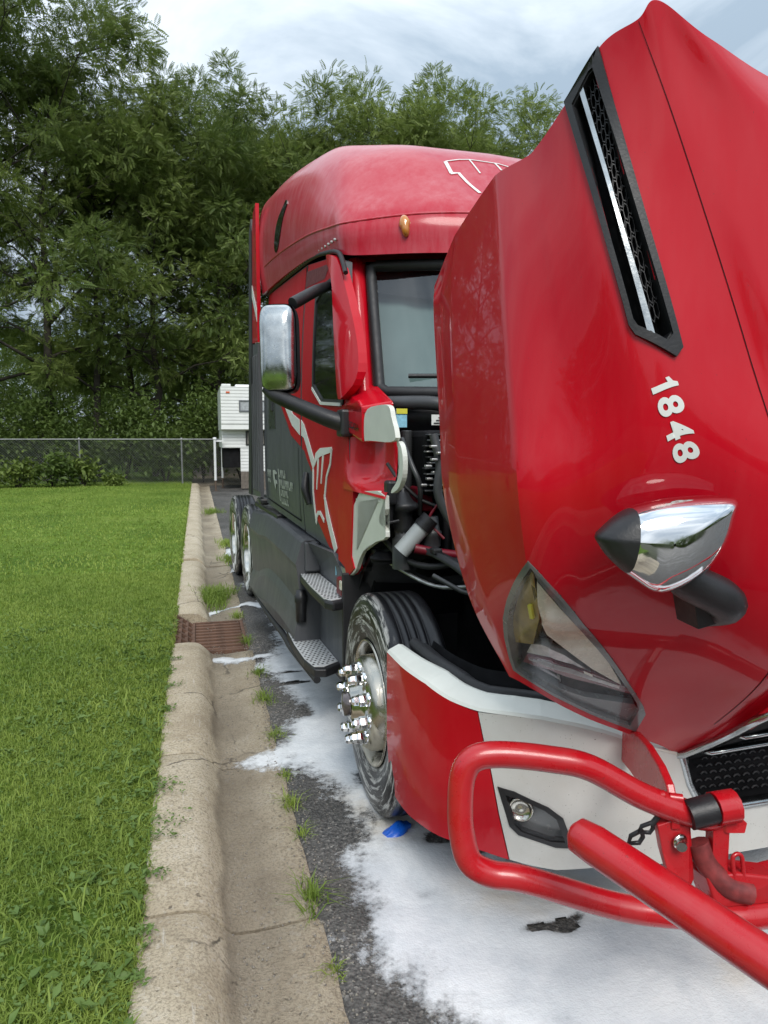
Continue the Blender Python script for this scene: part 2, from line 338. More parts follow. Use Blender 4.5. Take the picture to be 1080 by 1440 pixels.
def lay(bm, name, fmap, off, depth, mat, parent, smooth=True):
    bm.verts.index_update(); mb = MB(); P = [(v.co.x, v.co.y) for v in bm.verts]
    mb.add([fmap(a, b, off) for a, b in P], [[v.index for v in f.verts] for f in bm.faces], 0, smooth)
    if depth:
        for e in bm.edges:
            if len(e.link_faces) == 1:
                (a, b), (c, d) = P[e.verts[0].index], P[e.verts[1].index]
                mb.add([fmap(a, b, off), fmap(c, d, off), fmap(c, d, off - depth), fmap(a, b, off - depth)], [(0, 1, 2, 3)], 0)
    bm.free(); return mb.build(name, mat, parent)
def panel(name, poly, fmap, off, depth, mat, parent, step=.12):
    return lay(flat2d([poly] if not isinstance(poly[0][0], (tuple, list)) else poly, step), name, fmap, off, depth, mat, parent)
def band2d(pts, wd):                            # outline of a stroke of given width(s)
    wd = wd if hasattr(wd, '__len__') else [wd] * len(pts); L_, R_ = [], []
    for i, p in enumerate(pts):
        a, b = pts[max(i - 1, 0)], pts[min(i + 1, len(pts) - 1)]; d = Vector((b[0] - a[0], b[1] - a[1])).normalized(); n = Vector((-d.y, d.x)) * wd[i] / 2
        L_.append((p[0] + n.x, p[1] + n.y)); R_.append((p[0] - n.x, p[1] - n.y))
    return [[L_[i], L_[i + 1], R_[i + 1], R_[i]] for i in range(len(pts) - 1)]
def inset(poly, k):
    cx, cy = sum(p[0] for p in poly) / len(poly), sum(p[1] for p in poly) / len(poly); return [(cx + (a - cx) * k, cy + (b - cy) * k) for a, b in poly]
def ring2d(poly, k, inner=None):
    q = inner or inset(poly, k); n = len(poly); return [[poly[i], poly[(i + 1) % n], q[(i + 1) % n], q[i]] for i in range(n)]
def text_bm(txt, bold=0.):
    cu = bpy.data.curves.new('t', 'FONT'); cu.body = txt; cu.size = 1; cu.offset = bold; cu.resolution_u = 5; o = bpy.data.objects.new('t', cu); COL.objects.link(o)
    dg = bpy.context.evaluated_depsgraph_get(); dg.update(); me = o.evaluated_get(dg).to_mesh(); bm = bmesh.new(); bm.from_mesh(me); o.evaluated_get(dg).to_mesh_clear()
    bpy.data.objects.remove(o); bpy.data.curves.remove(cu); bmesh.ops.triangulate(bm, faces=bm.faces[:]); return bm
def inside(poly, x, y):
    c = False; n = len(poly)
    for i in range(n):
        (x0, y0), (x1, y1) = poly[i], poly[i - 1]
        if (y0 > y) != (y1 > y) and x < (x1 - x0) * (y - y0) / (y1 - y0) + x0: c = not c
    return c
# ---------------------------------------------------------------- smooth surfaces of the truck (its own frame: x across, y to the rear, z up)
def cr(P, t, closed=False):
    n = len(P); i = min(max(int(math.floor(t)), 0), n - 2); f = t - i
    p1, p2 = P[i], P[i + 1]
    p0 = P[i - 1] if i > 0 else tuple(2 * a - b for a, b in zip(p1, p2))
    p3 = P[i + 2] if i + 2 < n else tuple(2 * b - a for a, b in zip(p1, p2))
    f2, f3 = f * f, f * f * f
    return tuple(.5 * (2 * b + (c - a) * f + (2 * a - 5 * b + 4 * c - d) * f2 + (3 * b - a - 3 * c + d) * f3) for a, b, c, d in zip(p0, p1, p2, p3))

HOOD = [
 [(-1.125,-.628,2.267),(-1.14,-.661,2.154),(-1.165,-.782,1.786),(-1.175,-.856,1.522),(-1.14,-.989,1.205),(-1.065,-1.13,.977)],
 [(-1.165,-.901,2.37),(-1.185,-.918,2.166),(-1.21,-1.019,1.779),(-1.215,-1.074,1.54),(-1.165,-1.145,1.245),(-1.05,-1.167,.972)],
 [(-1.175,-1.198,2.451),(-1.205,-1.314,2.13),(-1.225,-1.425,1.769),(-1.225,-1.468,1.535),(-1.14,-1.406,1.265),(-.94,-1.236,.905)],
 [(-1.15,-1.355,2.456),(-1.155,-1.473,2.161),(-1.125,-1.545,1.801),(-1.105,-1.558,1.54),(-1.015,-1.44,1.238),(-.83,-1.226,.844)],
 [(-1.13,-1.474,2.524),(-1.10,-1.59,2.203),(-1.03,-1.656,1.847),(-.985,-1.641,1.544),(-.885,-1.487,1.216),(-.73,-1.235,.80)],
 [(-1.085,-1.555,2.632),(-1.025,-1.615,2.323),(-.935,-1.687,1.912),(-.87,-1.696,1.614),(-.76,-1.584,1.23),(-.56,-1.214,.721)],
 [(-1.035,-1.621,2.663),(-.935,-1.652,2.414),(-.76,-1.704,1.933),(-.66,-1.758,1.545),(-.56,-1.651,1.134),(-.46,-1.199,.673)],
 [(-1.0,-1.645,2.696),(-.86,-1.666,2.45),(-.685,-1.734,1.945),(-.58,-1.79,1.54),(-.50,-1.68,1.16),(-.455,-1.32,.76)],
 [(-.87,-1.666,2.625),(-.70,-1.70,2.40),(-.55,-1.765,1.94),(-.47,-1.815,1.56),(-.43,-1.74,1.23),(-.448,-1.43,.85)],
 [(-.58,-1.65,2.56),(-.46,-1.72,2.36),(-.37,-1.80,1.93),(-.33,-1.84,1.60),(-.34,-1.79,1.30),(-.43,-1.57,.97)],
 [(0,-1.64,2.53),(0,-1.74,2.34),(0,-1.84,1.93),(0,-1.90,1.60),(0,-1.88,1.40),(0,-1.84,1.26)]]
VM = 10
def hood(u, v):                      # u 0 (cowl edge, now on top) .. 5 (nose); v 0 (fender edge) .. 10 (middle)
    row = [cr(c, u) for c in HOOD]; m = row[-2]
    p = cr(row + [(-m[0], m[1], m[2])], v)
    if v < 4.5:                      # pressed creases near the fender
        i = min(int(v), 4); f = v - i; k = .6 * min(1., (4.5 - v) / 1.5); p = tuple(a * (1 - k) + (b + (c - b) * f) * k for a, b, c in zip(p, row[i], row[i + 1]))
    return p
def hood_n(u, v):
    e = .02
    a, b = Vector(hood(min(u + e, 5), v)) - Vector(hood(max(u - e, 0), v)), Vector(hood(u, min(v + e, VM))) - Vector(hood(u, max(v - e, 0)))
    return a.cross(b).normalized()

BUMP = [(-1.215,-.36),(-1.21,-.62),(-1.15,-.86),(-.99,-1.02),(-.75,-1.13),(-.45,-1.2),(0,-1.23)]
def bump(s, z):                      # s 0 (wheel arch) .. 6 (middle)
    x, y = cr(BUMP, s); k = max(0., (.45 - z)) * .35
    n = 1 - k * .25
    return (x * n, y * n + k * .02, z)

def side(y, z):                      # the cab's flank
    b = -1.11 - .05 * min(max((y - .5) / 1.1, 0), 1) - .035 * min(max((y - 1.6) / 1.2, 0), 1)
    t = max(0., (z - 1.85) / .95); return b + .05 * t * t + .03 * max(0., (1.5 - z) / .5) ** 2

RING = [   # rings of the roof fairing from the lip to the crest, each from the rear flank round the corner to the middle of the front
 [(-1.185,3.10,2.93),(-1.165,2.3,2.90),(-1.13,1.5,2.855),(-1.09,1.05,2.79),(-1.03,.80,2.72),(-.70,.60,2.71),(-.35,.50,2.71),(0,.47,2.71)],
 [(-1.205,3.10,3.12),(-1.185,2.3,3.07),(-1.15,1.5,2.99),(-1.105,1.06,2.93),(-1.04,.82,2.90),(-.71,.63,2.92),(-.35,.54,2.93),(0,.51,2.93)],
 [(-1.205,3.10,3.45),(-1.18,2.4,3.37),(-1.13,1.7,3.26),(-1.07,1.25,3.17),(-.97,1.02,3.14),(-.68,.86,3.16),(-.34,.79,3.17),(0,.77,3.17)],
 [(-1.15,3.10,3.67),(-1.12,2.45,3.60),(-1.05,1.85,3.52),(-.98,1.50,3.46),(-.87,1.31,3.44),(-.60,1.17,3.46),(-.30,1.12,3.46),(0,1.10,3.46)],
 [(-.95,3.10,3.82),(-.92,2.60,3.79),(-.85,2.15,3.75),(-.80,1.90,3.72),(-.69,1.76,3.69),(-.46,1.68,3.68),(-.23,1.65,3.67),(0,1.64,3.67)],
 [(-.55,3.10,3.88),(-.51,2.8,3.87),(-.46,2.55,3.85),(-.41,2.42,3.835),(-.34,2.36,3.82),(-.22,2.33,3.81),(-.11,2.32,3.80),(0,2.32,3.80)],
 [(0,3.10,3.90),(0,3.05,3.90),(0,3.0,3.895),(0,2.97,3.89),(0,2.95,3.89),(0,2.94,3.885),(0,2.94,3.885),(0,2.94,3.885)]]
def roof(r, c):
    return cr([cr(q, c) for q in RING], r)
def wscreen(a, b):                   # a -1..1 across, b 0..1 upward
    w = 1.0 - .05 * b
    return (w * a, .15 + .40 * a * a + (.36 - .03 * a * a) * b, 1.93 + .02 * a * a + .74 * b)
# ---------------------------------------------------------------- ground, lot, lawn, kerb
def fbm(x, y, sc, o=4, seed=0.): return mnoise.fractal(Vector((x * sc + seed, y * sc - seed, seed * 1.7)), 1., 2., o)
g = MB(); g.grid([[(x, y, -.22) for x in (-500, 500)] for y in (-500, 500)]); tag(g.build('ground', SOIL), kind='structure')
def lawn_edge(y): return -.238 + .018 * fbm(0, y, 2.3, 4, 3.) + .012 * fbm(0, y, 9., 3, 8.)
def lawn_z(x, y):
    d = min(max((-.24 - x) / .5, 0), 1); return .085 + .02 * d + .05 * fbm(x, y, .16, 3, 5.) * min(max((-.3 - x) / 3, 0), 1) - .012 * max(0, -x - 6) * .4
xs = [0, .02, .06, .12, .22, .4, .7, 1.1, 1.6, 2.2, 3, 4, 5.5, 7.5, 10, 14, 20, 30, 45, 70]; ys = [-6 + .4 * i for i in range(60)] + [18 + 1. * i for i in range(14)] + [34, 40, 50, 70]
g = MB(); g.grid([[(lawn_edge(y) - d, y, lawn_z(lawn_edge(y) - d, y) - (.05 if d == 0 else 0)) for d in xs] for y in ys])
tag(g.build('lawn', LAWN), kind='structure')
g = MB(); ax = [.355, .405, .5, .7, 1., 1.5, 2.2, 3.2, 5, 9, 20, 60]; ay = [-30, -8, -3, -1] + [.2 * i for i in range(60)] + [13 + i for i in range(15)]
g.grid([[(x + (.014 * fbm(x, y, 5., 3) if .38 < x < .45 else 0), y, .004 * fbm(x, y, 1.2, 3) + (0 if x > .4 else -.022) + .01 * min(x - .39, 2)) for x in ax] for y in ay]); lot = tag(g.build('asphalt_lot', ASPH), kind='structure')
g = MB(); g.grid([[(x, y, -.012 + .02 * fbm(x, y, .6, 3)) for x in (-.4, .0, .4, 1, 2, 4, 8, 20, 60)] for y in (26.6, 27.2, 28, 29, 30, 34, 60)]); tag(g.build('dirt_strip', simple('dry_dirt', (.19, .155, .11), .95, var=.3, scale=2.)), kind='structure')

PROF = [(-.236, -.2), (-.236, .085), (-.228, .100), (-.20, .106), (-.11, .108), (-.055, .103), (-.015, .088), (.015, .060), (.040, .026), (.062, .0), (.09, -.016), (.17, -.018), (.28, -.010), (.388, .0), (.392, -.012), (.392, -.2)]
GUT = [(.034, -.2), (.034, -.012), (.058, -.012), (.09, -.022), (.17, -.020), (.28, -.010), (.388, .0), (.392, -.012), (.392, -.2)]
kerb = tag(empty('kerb_and_gutter'), kind='structure')
def kerb_section(y0, y1, prof=PROF, dip=None, far=False):
    n = max(2, int((y1 - y0) / (.05 if not far else .5))); m = MB(); rows = []
    for i in range(n + 1):
        y = y0 + (y1 - y0) * i / n; e = min(y - y0, y1 - y); ch = -.006 * math.exp(-e / .012)
        row = []
        for k, (x, z) in enumerate(prof):
            if z > -.1:
                x += .0025 * fbm(x * 3, y, 1.1, 3, k * .05) + (.006 * fbm(x, y, 16., 3, 4.) if k in (1, 2) else .011 * fbm(.3, y, 6., 4, 4.) if k in (13, 14, 15) else 0); z += ch + .0022 * fbm(x, y, 2.2, 3, 9.)
                if dip: z -= dip * math.exp(-((e / .22) ** 2)) * (1 if x < .02 else .35)
            row.append((x, y, z))
        rows.append(row)
    m.grid(rows, 0, True)
    for r_ in (rows[0], rows[-1]): m.add(r_, [tuple(range(len(r_)))], 0)
    return m.build('kerb_section', CONC, kerb)
for a, b in ((-3., 2.402), (2.418, 3.70), (3.712, 5.80)): kerb_section(a, b, dip=.012)
kerb_section(6.86, 9.9, dip=.03); kerb_section(9.914, 12.95)
for a in range(5): kerb_section(12.964 + a * 2.8, 12.95 + a * 2.8 + 2.8, far=True)
m = MB(); n = 20
m.grid([[(x, 5.81 + 1.04 * i / n, z + .012 * fbm(x, i * .2, 3.5, 3)) for x, z in ((-.30, -.03), (-.06, -.035), (.34, -.035), (.36, -.02), (.394, .0))] for i in range(n + 1)])
SILT = simple('gutter_silt', (.085, .066, .048), .8, var=.4, scale=9, bump=.8); m.build('inlet_apron', SILT, kerb)

# storm drain
dr = tag(empty('storm_drain', (.0, 6.33, 0)), 'rusty storm drain grate set in the gutter beside the lawn', 'drain')
m = MB(); m.box((-.07, -.45, -.30), (.365, .45, -.29)); m.box((-.30, -.45, -.30), (-.29, .45, .02)); m.build('pit', DARK, dr)
fr_ = MB()
for a, b in (((-.085, -.485, -.05), (-.06, .485, -.008)), ((.345, -.485, -.05), (.375, .485, -.006)), ((-.06, -.485, -.05), (.345, -.455, -.007)), ((-.06, .455, -.05), (.345, .485, -.007))): fr_.box(a, b, 0, .004)
fr_.build('frame', IRON, dr)
bar = None
for i in range(9):
    y = -.40 + .10 * i
    if bar is None: b_ = MB(); b_.box((-.058, -.019, -.05), (.343, .019, -.010), 0, .006); bar = b_.build('grate_bar', IRON, dr); bar.location = (0, y, 0)
    else: c = bar.copy(); COL.objects.link(c); c.parent = dr; c.location = (0, y, 0)
# the hood of the inlet: a sloping lattice set in the kerb
for i in range(6):
    m = MB(); y = -.42 + .168 * i; m.prism([(-.235, y - .02, .10), (-.075, y - .02, -.012), (-.09, y - .02, -.035), (-.25, y - .02, .078)], (0, .04, 0)); m.build('lattice_bar', IRON, dr)
for t in (0, .33, .66, 1.):
    m = MB(); x, z = -.235 + .155 * t, .098 - .108 * t; m.box((x - .014, -.44, z - .03), (x + .014, .44, z - .004), 0, .004); m.build('lattice_rail', IRON, dr)

# ---------------------------------------------------------------- vegetation
def blades(P, h, wd, lean, seed, seg=2):
    r = np.random.default_rng(seed); n = len(P); a = r.uniform(0, 2 * np.pi, n); b = a + np.pi / 2 + r.normal(0, .5, n)
    H = h * r.uniform(.55, 1.25, n); W = wd * r.uniform(.6, 1.3, n); Ln = lean * r.uniform(.1, 1.3, n) * H
    d = np.stack([np.cos(a), np.sin(a), 0 * a], 1); e = np.stack([np.cos(b), np.sin(b), 0 * b], 1); up = np.array([0, 0, 1.])
    p0 = P - e * W[:, None] / 2; p1 = P + e * W[:, None] / 2; mid = P + d * (Ln * .35)[:, None] + up * (H * .62)[:, None]
    m0, m1 = mid - e * (W * .38)[:, None], mid + e * (W * .38)[:, None]; tip = P + d * Ln[:, None] + up * (H * .95 - .25 * Ln)[:, None].clip(.004)
    V = np.stack([p0, p1, m1, m0, tip], 1).reshape(-1, 3); i = np.arange(n)[:, None] * 5
    F = np.concatenate([i + [[0, 1, 2]], i + [[0, 2, 3]], i + [[3, 2, 4]]]); return V, F
def lawn_pts(n, y0, y1, xmax, seed, edge=True):
    r = np.random.default_rng(seed); y = r.uniform(y0, y1, n); le = np.array([lawn_edge(v) for v in y]); x = le + (.02 if edge else -.05) - xmax(y) * r.random(n) ** 1.15
    z = np.array([lawn_z(min(a, b), c) for a, b, c in zip(x, le, y)]) - .004; return np.stack([x, y, z], 1)
parts = []
wx = lambda y: .35 * y + .9
P = lawn_pts(95000, 1.3, 4.2, wx, 1); k = np.array([fbm(p[0], p[1], 1.6, 3, 2.) for p in P]); P = P[(rng.random(len(P)) < .78 + .6 * k)]; parts.append(blades(P, .038, .0042, 1.1, 2))
P = lawn_pts(80000, 4.2, 9, wx, 3); parts.append(blades(P, .04, .006, 1., 4))
P = lawn_pts(40000, 9, 27.5, wx, 5); parts.append(blades(P, .045, .015, .8, 6))
P = lawn_pts(1500, 1.3, 6, lambda y: .35 * y + .6, 7); parts.append(blades(P, .075, .008, 1.4, 8))
def joinVF(parts):
    o = 0; V, F = [], []
    for v, f in parts: V.append(v); F.append(f + o); o += len(v)
    return np.concatenate(V), np.concatenate(F)
tag(raw_mesh('lawn_grass', *joinVF(parts), GRASS), 'mown green lawn grass left of the kerb', 'grass', kind='stuff')

def leaf_cards(C_, size, seed, flat=.6, asp=2.2):        # pointed leaves of two halves
    r = np.random.default_rng(seed); n = len(C_); a = r.uniform(0, 2 * np.pi, n); t = r.normal(0, flat, n); s_ = size * r.uniform(.6, 1.35, n)
    d = np.stack([np.cos(a) * np.cos(t), np.sin(a) * np.cos(t), np.sin(t)], 1); e = np.stack([-np.sin(a), np.cos(a), r.normal(0, .4, n)], 1); e /= np.linalg.norm(e, axis=1)[:, None]
    nn = np.cross(d, e); L_ = s_[:, None]; Wd = (s_ / asp)[:, None] / 2
    V = np.stack([C_, C_ + d * L_ * .45 + e * Wd + nn * Wd * .35, C_ + d * L_ - nn * L_ * .1, C_ + d * L_ * .45 - e * Wd + nn * Wd * .35], 1).reshape(-1, 3); i = np.arange(n)[:, None] * 4
    return V, np.concatenate([i + [[0, 1, 2]], i + [[0, 2, 3]]])
# broad-leaved weeds in the near lawn
P = lawn_pts(1700, 1.3, 6.5, lambda y: .35 * y + .7, 21); kk = np.array([fbm(p[0], p[1], 1.3, 3, 12.) for p in P]); P = P[kk + .15 * rng.random(len(P)) > .08]; P = np.repeat(P, 3, 0) + np.array([0, 0, .012]); P[:, 2] += rng.uniform(0, .025, len(P))
w1 = leaf_cards(P, .042, 22, .6, 2.1)
P = lawn_pts(9000, 1.3, 7, lambda y: .35 * y + .7, 23); P[:, 2] += rng.uniform(.012, .035, len(P)); w2 = leaf_cards(P, .016, 24, .3, 1.2)
# runners creeping over the kerb edge
Pr = []
for y0, ln in ((2.62, .10), (2.9, .13), (3.02, .16), (3.28, .15), (3.34, .09), (4.3, .07), (4.7, .1), (5.3, .08), (2.1, .05), (2.3, .06)):
    for q in range(3):
        a = random.uniform(-.5, .5)
        for j in range(14): Pr.append((-.235 + ln * j / 14 * random.uniform(.8, 1.2), y0 + a * ln * j / 14 + random.gauss(0, .012), .118 + random.uniform(0, .012)))
w3 = leaf_cards(np.array(Pr), .022, 25, .3, 2.4)
tag(raw_mesh('lawn_weeds', *joinVF([w1, w2, w3]), WEED), 'broad leaved weeds and clover in the near lawn', 'weeds', kind='stuff')

def tuft(x, y, rad, h, n, seed, label):
    r = np.random.default_rng(seed); n = int(n * .55); a = r.uniform(0, 6.283, n); q = rad * r.random(n) * (1 + .45 * np.sin(a * 3 + seed)); P = np.stack([q * np.cos(a), q * np.sin(a) * 2.0, 0 * a - .015], 1)
    o = raw_mesh('grass_tuft', *blades(P, h, .005 if rad < .15 else .008, 1.5, seed + 1), GRASS); o.location = (x, y, 0); return tag(o, label, 'grass tuft', 'weeds rooted in the gutter joints')
tuft(.12, 7.75, .22, .16, 1500, 31, 'largest grass clump, in the gutter just beyond the storm drain')
tuft(.385, 3.20, .045, .07, 150, 32, 'low weed at the gutter edge level with the front tyre')
tuft(.375, 2.50, .05, .085, 170, 33, 'nearest weed clump, at the gutter joint')
tuft(.40, 4.02, .06, .05, 190, 34, 'small weed at the gutter edge between two foam tongues')
tuft(.385, 4.6, .07, .07, 220, 35, 'weed clump in the gutter crack nearer than the drain')
tuft(.40, 5.15, .07, .06, 200, 36, 'weed in the gutter by the near corner of the drain patch')
tuft(.36, 6.0, .045, .08, 150, 37, 'tiny weed at the right corner of the drain grate')
tuft(.42, 10.2, .16, .12, 500, 38, 'grass growing beside the foamy drive wheels')
tuft(.44, 11.8, .2, .12, 600, 39, 'farther grass strip along the gutter behind the drive wheels')
tuft(.40, 2.95, .03, .05, 90, 42, 'faint weed sprout between the nearest clump and the tyre weed')
tuft(.40, 3.5, .035, .045, 110, 43, 'weed sprout just nearer than the pointed foam tongue')
tuft(.39, 2.12, .03, .04, 90, 44, 'last small sprout at the bottom of the gutter edge')
tuft(.30, 17., .25, .15, 500, 40, 'dry weeds in the far gutter before the camper')
tuft(.33, 6.95, .06, .07, 200, 41, 'weed wisp behind the drain grate under the foam streak')

# ---------------------------------------------------------------- trees
def frond_tpl(k=7):
    V, F = [], []                                # a compound leaf: pairs of leaflets along a drooping stalk
    for i in range(k):
        t = (i + 1) / k; x = t; z = -.30 * t * t
        for s_ in (-1, 1):
            l = .27 * (1 - .55 * abs(t - .45)); w_ = .28; o = len(V)
            V += [(x, 0, z), (x + l * .35, s_ * l * .5 - w_ * .3, z - .03), (x + l * .5, s_ * l, z - .13), (x - l * .02, s_ * l * .55 + w_ * .2 * s_, z - .02)]
            F += [(o, o + 1, o + 2), (o, o + 2, o + 3)]
    return np.array(V), np.array(F)
TPL = frond_tpl()
def fronds(C_, D_, size, seed):
    r = np.random.default_rng(seed); n = len(C_); tv, tf = TPL; m = len(tv)
    d = D_ + r.normal(0, .45, D_.shape); d[:, 2] -= .18; d /= np.linalg.norm(d, axis=1)[:, None]
    up = np.array([0, 0, .55]) + r.normal(0, .6, D_.shape); e = np.cross(up, d); e /= np.linalg.norm(e, axis=1)[:, None]; u = np.cross(d, e); s_ = (size * r.uniform(.65, 1.3, n))[:, None, None]
    V = C_[:, None] + s_ * (tv[None, :, 0:1] * d[:, None] + tv[None, :, 1:2] * e[:, None] + tv[None, :, 2:3] * u[:, None])
    return V.reshape(-1, 3), (tf[None] + (np.arange(n) * m)[:, None, None]).reshape(-1, 3)
def tree_mesh(h, spread, clear, nb, nf, seed, mat, fsize=.55):
    """limbs grown from a tapered trunk; leaf sprays clustered round the limb ends, so gaps stay open between clusters"""
    r = random.Random(seed); rn = np.random.default_rng(seed); m = MB(); lean = Vector((r.uniform(-.06, .06), r.uniform(-.06, .06), 1))
    tp = [Vector((0, 0, -.25))]; k = 7
    for i in range(1, k + 1): t = i / k; tp.append(Vector((lean.x * h * t + r.gauss(0, .12), lean.y * h * t + r.gauss(0, .12), h * .82 * t)))
    r0 = .0115 * h
    m.tube(tp, [r0 * 1.25] + [r0 * (1 - .85 * i / k) for i in range(1, k + 1)], 9)
    CC, DD = [], []
    for b in range(nb):
        t = clear + (1 - clear) * ((b + r.random()) / nb) ** .9; q = t * k; i = min(int(q), k - 1); p = tp[i].lerp(tp[i + 1], q - i); a = b * 2.4 + r.gauss(0, .4)
        prof = math.sin(math.pi * (.15 + .8 * (t - clear) / (1 - clear) * .92)) ** .7
        ln = spread * (.45 + .65 * prof) * r.uniform(.75, 1.2); rise = .25 + .7 * (t - clear) / (1 - clear)
        d = Vector((math.cos(a), math.sin(a), rise)).normalized(); q1 = p + d * ln * .5 + Vector((0, 0, .04 * ln)); q2 = p + d * ln + Vector((r.gauss(0, .3), r.gauss(0, .3), -.06 * ln))
        rb = r0 * (1 - .8 * t) * .5; m.tube([p, q1, q2], [rb, rb * .6, rb * .2], 6)
        ends = [(q2, d)]
        for s_ in range(4):
            f = r.uniform(.3, .95); o = p.lerp(q1, min(f * 2, 1)) if f < .5 else q1.lerp(q2, f * 2 - 1); d2 = (d + Vector((r.gauss(0, .7), r.gauss(0, .7), r.gauss(.1, .45)))).normalized(); e_ = o + d2 * ln * r.uniform(.22, .42)
            m.tube([o, e_], [rb * .4, rb * .12], 5); ends.append((e_, d2))
        for e_, d2 in ends:
            rad = r.uniform(.5, 1.0) * spread * .20
            n = int(nf / nb / 5 * r.uniform(.6, 1.4)); c = rn.normal(0, 1, (n, 3)); c /= np.linalg.norm(c, axis=1)[:, None] + 1e-6; c *= (rn.random((n, 1)) ** .28) * rad * np.array([1.15, 1.15, .85])
            CC.append(np.array(e_) + c); DD.append(c / rad * .9 + np.array(d2) * .5)
    n = int(nf * .04); c = rn.normal(0, 1, (n, 3)); c *= .10 * spread; CC.append(np.array(tp[-1]) + c + np.array([0, 0, .03 * h])); DD.append(c + np.array([0, 0, .6]))
    for k_ in range(9):                      # rounded top of the crown
        a = k_ * 2.4; q = spread * (.12 + .34 * r.random()); ctr = np.array(tp[-1]) + np.array([q * math.cos(a), q * math.sin(a), h * r.uniform(-.12, .07)]); rad = spread * r.uniform(.16, .24)
        m.tube([tp[-2], tuple(ctr)], [r0 * .16, r0 * .04], 5)
        n = int(nf * .022); c = rn.normal(0, 1, (n, 3)); c /= np.linalg.norm(c, axis=1)[:, None]; c *= (rn.random((n, 1)) ** .3) * rad; CC.append(ctr + c); DD.append(c / rad + np.array([0, 0, .2]))
    V, F = fronds(np.concatenate(CC), np.concatenate(DD), fsize, seed)
    tr = m.build('trunk', BARK); cr_ = raw_mesh('crown', V, F, mat); return tr, cr_
VAR = [tree_mesh(18, 4.6, .24, 24, 7400, 101, LEAF, .33), tree_mesh(17, 4.0, .28, 21, 6200, 102, LEAF, .31), tree_mesh(18, 5.2, .20, 26, 8200, 103, LEAF, .34), tree_mesh(13, 4.0, .10, 34, 15000, 104, LEAF_L, .235)]
def tree(vi, x, y, s, rz, label, mat=None):
    e = empty('broadleaf_tree', (x, y, -.1), rz); e.scale = (s, s, s)
    for i, src in enumerate(VAR[vi]):
        o = src.copy(); o.name = ('trunk', 'crown')[i]; COL.objects.link(o); o.parent = e
    return tag(e, label, 'tree', 'trees beyond the chain link fence')
# (variant, x, y, scale, turn, label)
TREES = [
 (2, -9.2, 31., 1.16, .3, 'tall dark tree at the far left with its crown leaving the picture top'),
 (0, -5.6, 30., 1.0, 1.7, 'broad tree with a dark forked trunk left of the fence middle post'),
 (1, -4.1, 31.5, .93, 4.1, 'slim tree right beside the forked trunk tree behind the fence'),
 (0, -1.6, 32., .90, 3.2, 'tree behind the fence panel nearest the white camper, bare limbs showing sky'),
 (1, -2.8, 37., 1.02, .8, 'tree in the second row between two fence posts'),
 (2, 0.9, 34., .93, 5.0, 'tree rising directly behind the white camper'),
 (1, 2.6, 37., 1.02, 2.4, 'tree over the rear edge of the sleeper cab'),
 (3, 5.0, 34.5, 1.36, .9, 'lighter green tree above the left half of the cab roof'),
 (2, 8.0, 38., 1.0, 2.9, 'tree behind the middle of the cab roof'),
 (3, 10.4, 36., 1.42, 4.4, 'pale leafy tree above the roof emblem'),
 (0, 13.2, 37., 1.0, 5.6, 'darker tree between the two pale crowns right of the roof emblem'),
 (3, 15.9, 36.5, 1.46, 1.1, 'rightmost tree, its crown cut off by the raised hood edge'),
 (0, -12.6, 34., 1.1, 2.0, 'tree at the left picture edge behind the tallest one'),
 (2, -0.2, 42., 1.0, 1.3, 'back row tree filling the gap above the camper'),
 (0, 6.5, 45., 1.15, 4.7, 'back row tree showing over the cab roof ridge')]
for t in TREES: tree(*t)
for a in VAR:
    for o in a: bpy.data.objects.remove(o)

def bush(x, y, rx, h, n, seed, mat, size, label, name='shrub', grp='shrubs along the fence'):
    r = np.random.default_rng(seed); e = empty(name, (x, y, 0)); m = MB(); pts = []
    for i in range(9):
        a = r.uniform(0, 6.28); q = rx * r.uniform(.2, .9); tip = (q * math.cos(a), q * math.sin(a) * .8, h * r.uniform(.55, 1.)); m.tube([(0, 0, -.05), (tip[0] * .4, tip[1] * .4, tip[2] * .6), tip], [.018, .012, .005], 5); pts.append(tip)
    m.build('stem', BARK, e); T = np.array(pts)[r.integers(0, 9, n)]; C_ = T + r.normal(0, 1, (n, 3)) * np.array([rx * .30, rx * .26, h * .22]); C_[:, 2] = C_[:, 2].clip(.03, None)
    raw_mesh('foliage', *leaf_cards(C_, size, seed + 1, .7, 1.8), mat, e); return tag(e, label, 'shrub', grp)
bush(-7.1, 25.2, 1.0, 1.0, 700, 51, LEAF_L, .17, 'leafy shrub at the left end of the fence')
bush(-5.7, 25.5, .6, .75, 480, 52, LEAF_L, .18, 'pale leafed shrub under the left fence run')
bush(-4.7, 25.6, .7, .95, 520, 53, SHRUB, .2, 'shrub left of the first fence post')
bush(-3.75, 25.9, .6, .8, 480, 54, LEAF_L, .18, 'shrub growing against the first fence post')
bush(-2.8, 25.9, .35, .45, 400, 55, LEAF_L, .13, 'small weed plant right of the first fence post')
bush(-5.05, 11.4, .22, .95, 330, 56, LEAF_L, .11, 'young sapling at the left picture edge on the lawn', 'sapling', 'single plants on the lawn')
UG = [(-9.5, 28.6, 1.5, 2.6, 61, 'undergrowth bush behind the fence far left'), (-7.4, 28.4, 1.4, 2.0, 62, 'undergrowth behind the left fence run'), (-5.6, 29.2, 1.5, 3.0, 63, 'tall undergrowth behind the paler shrub'), (-4.2, 28.4, 1.2, 1.8, 64, 'undergrowth behind the first fence post'), (-2.7, 29., 1.4, 2.9, 65, 'undergrowth behind the middle of the fence'), (-1.2, 28.4, 1.2, 1.9, 66, 'undergrowth left of the second fence post'), (.2, 29., 1.3, 2.8, 67, 'undergrowth right of the second fence post'), (1.7, 29.2, 1.4, 2.6, 68, 'undergrowth behind the camper')]
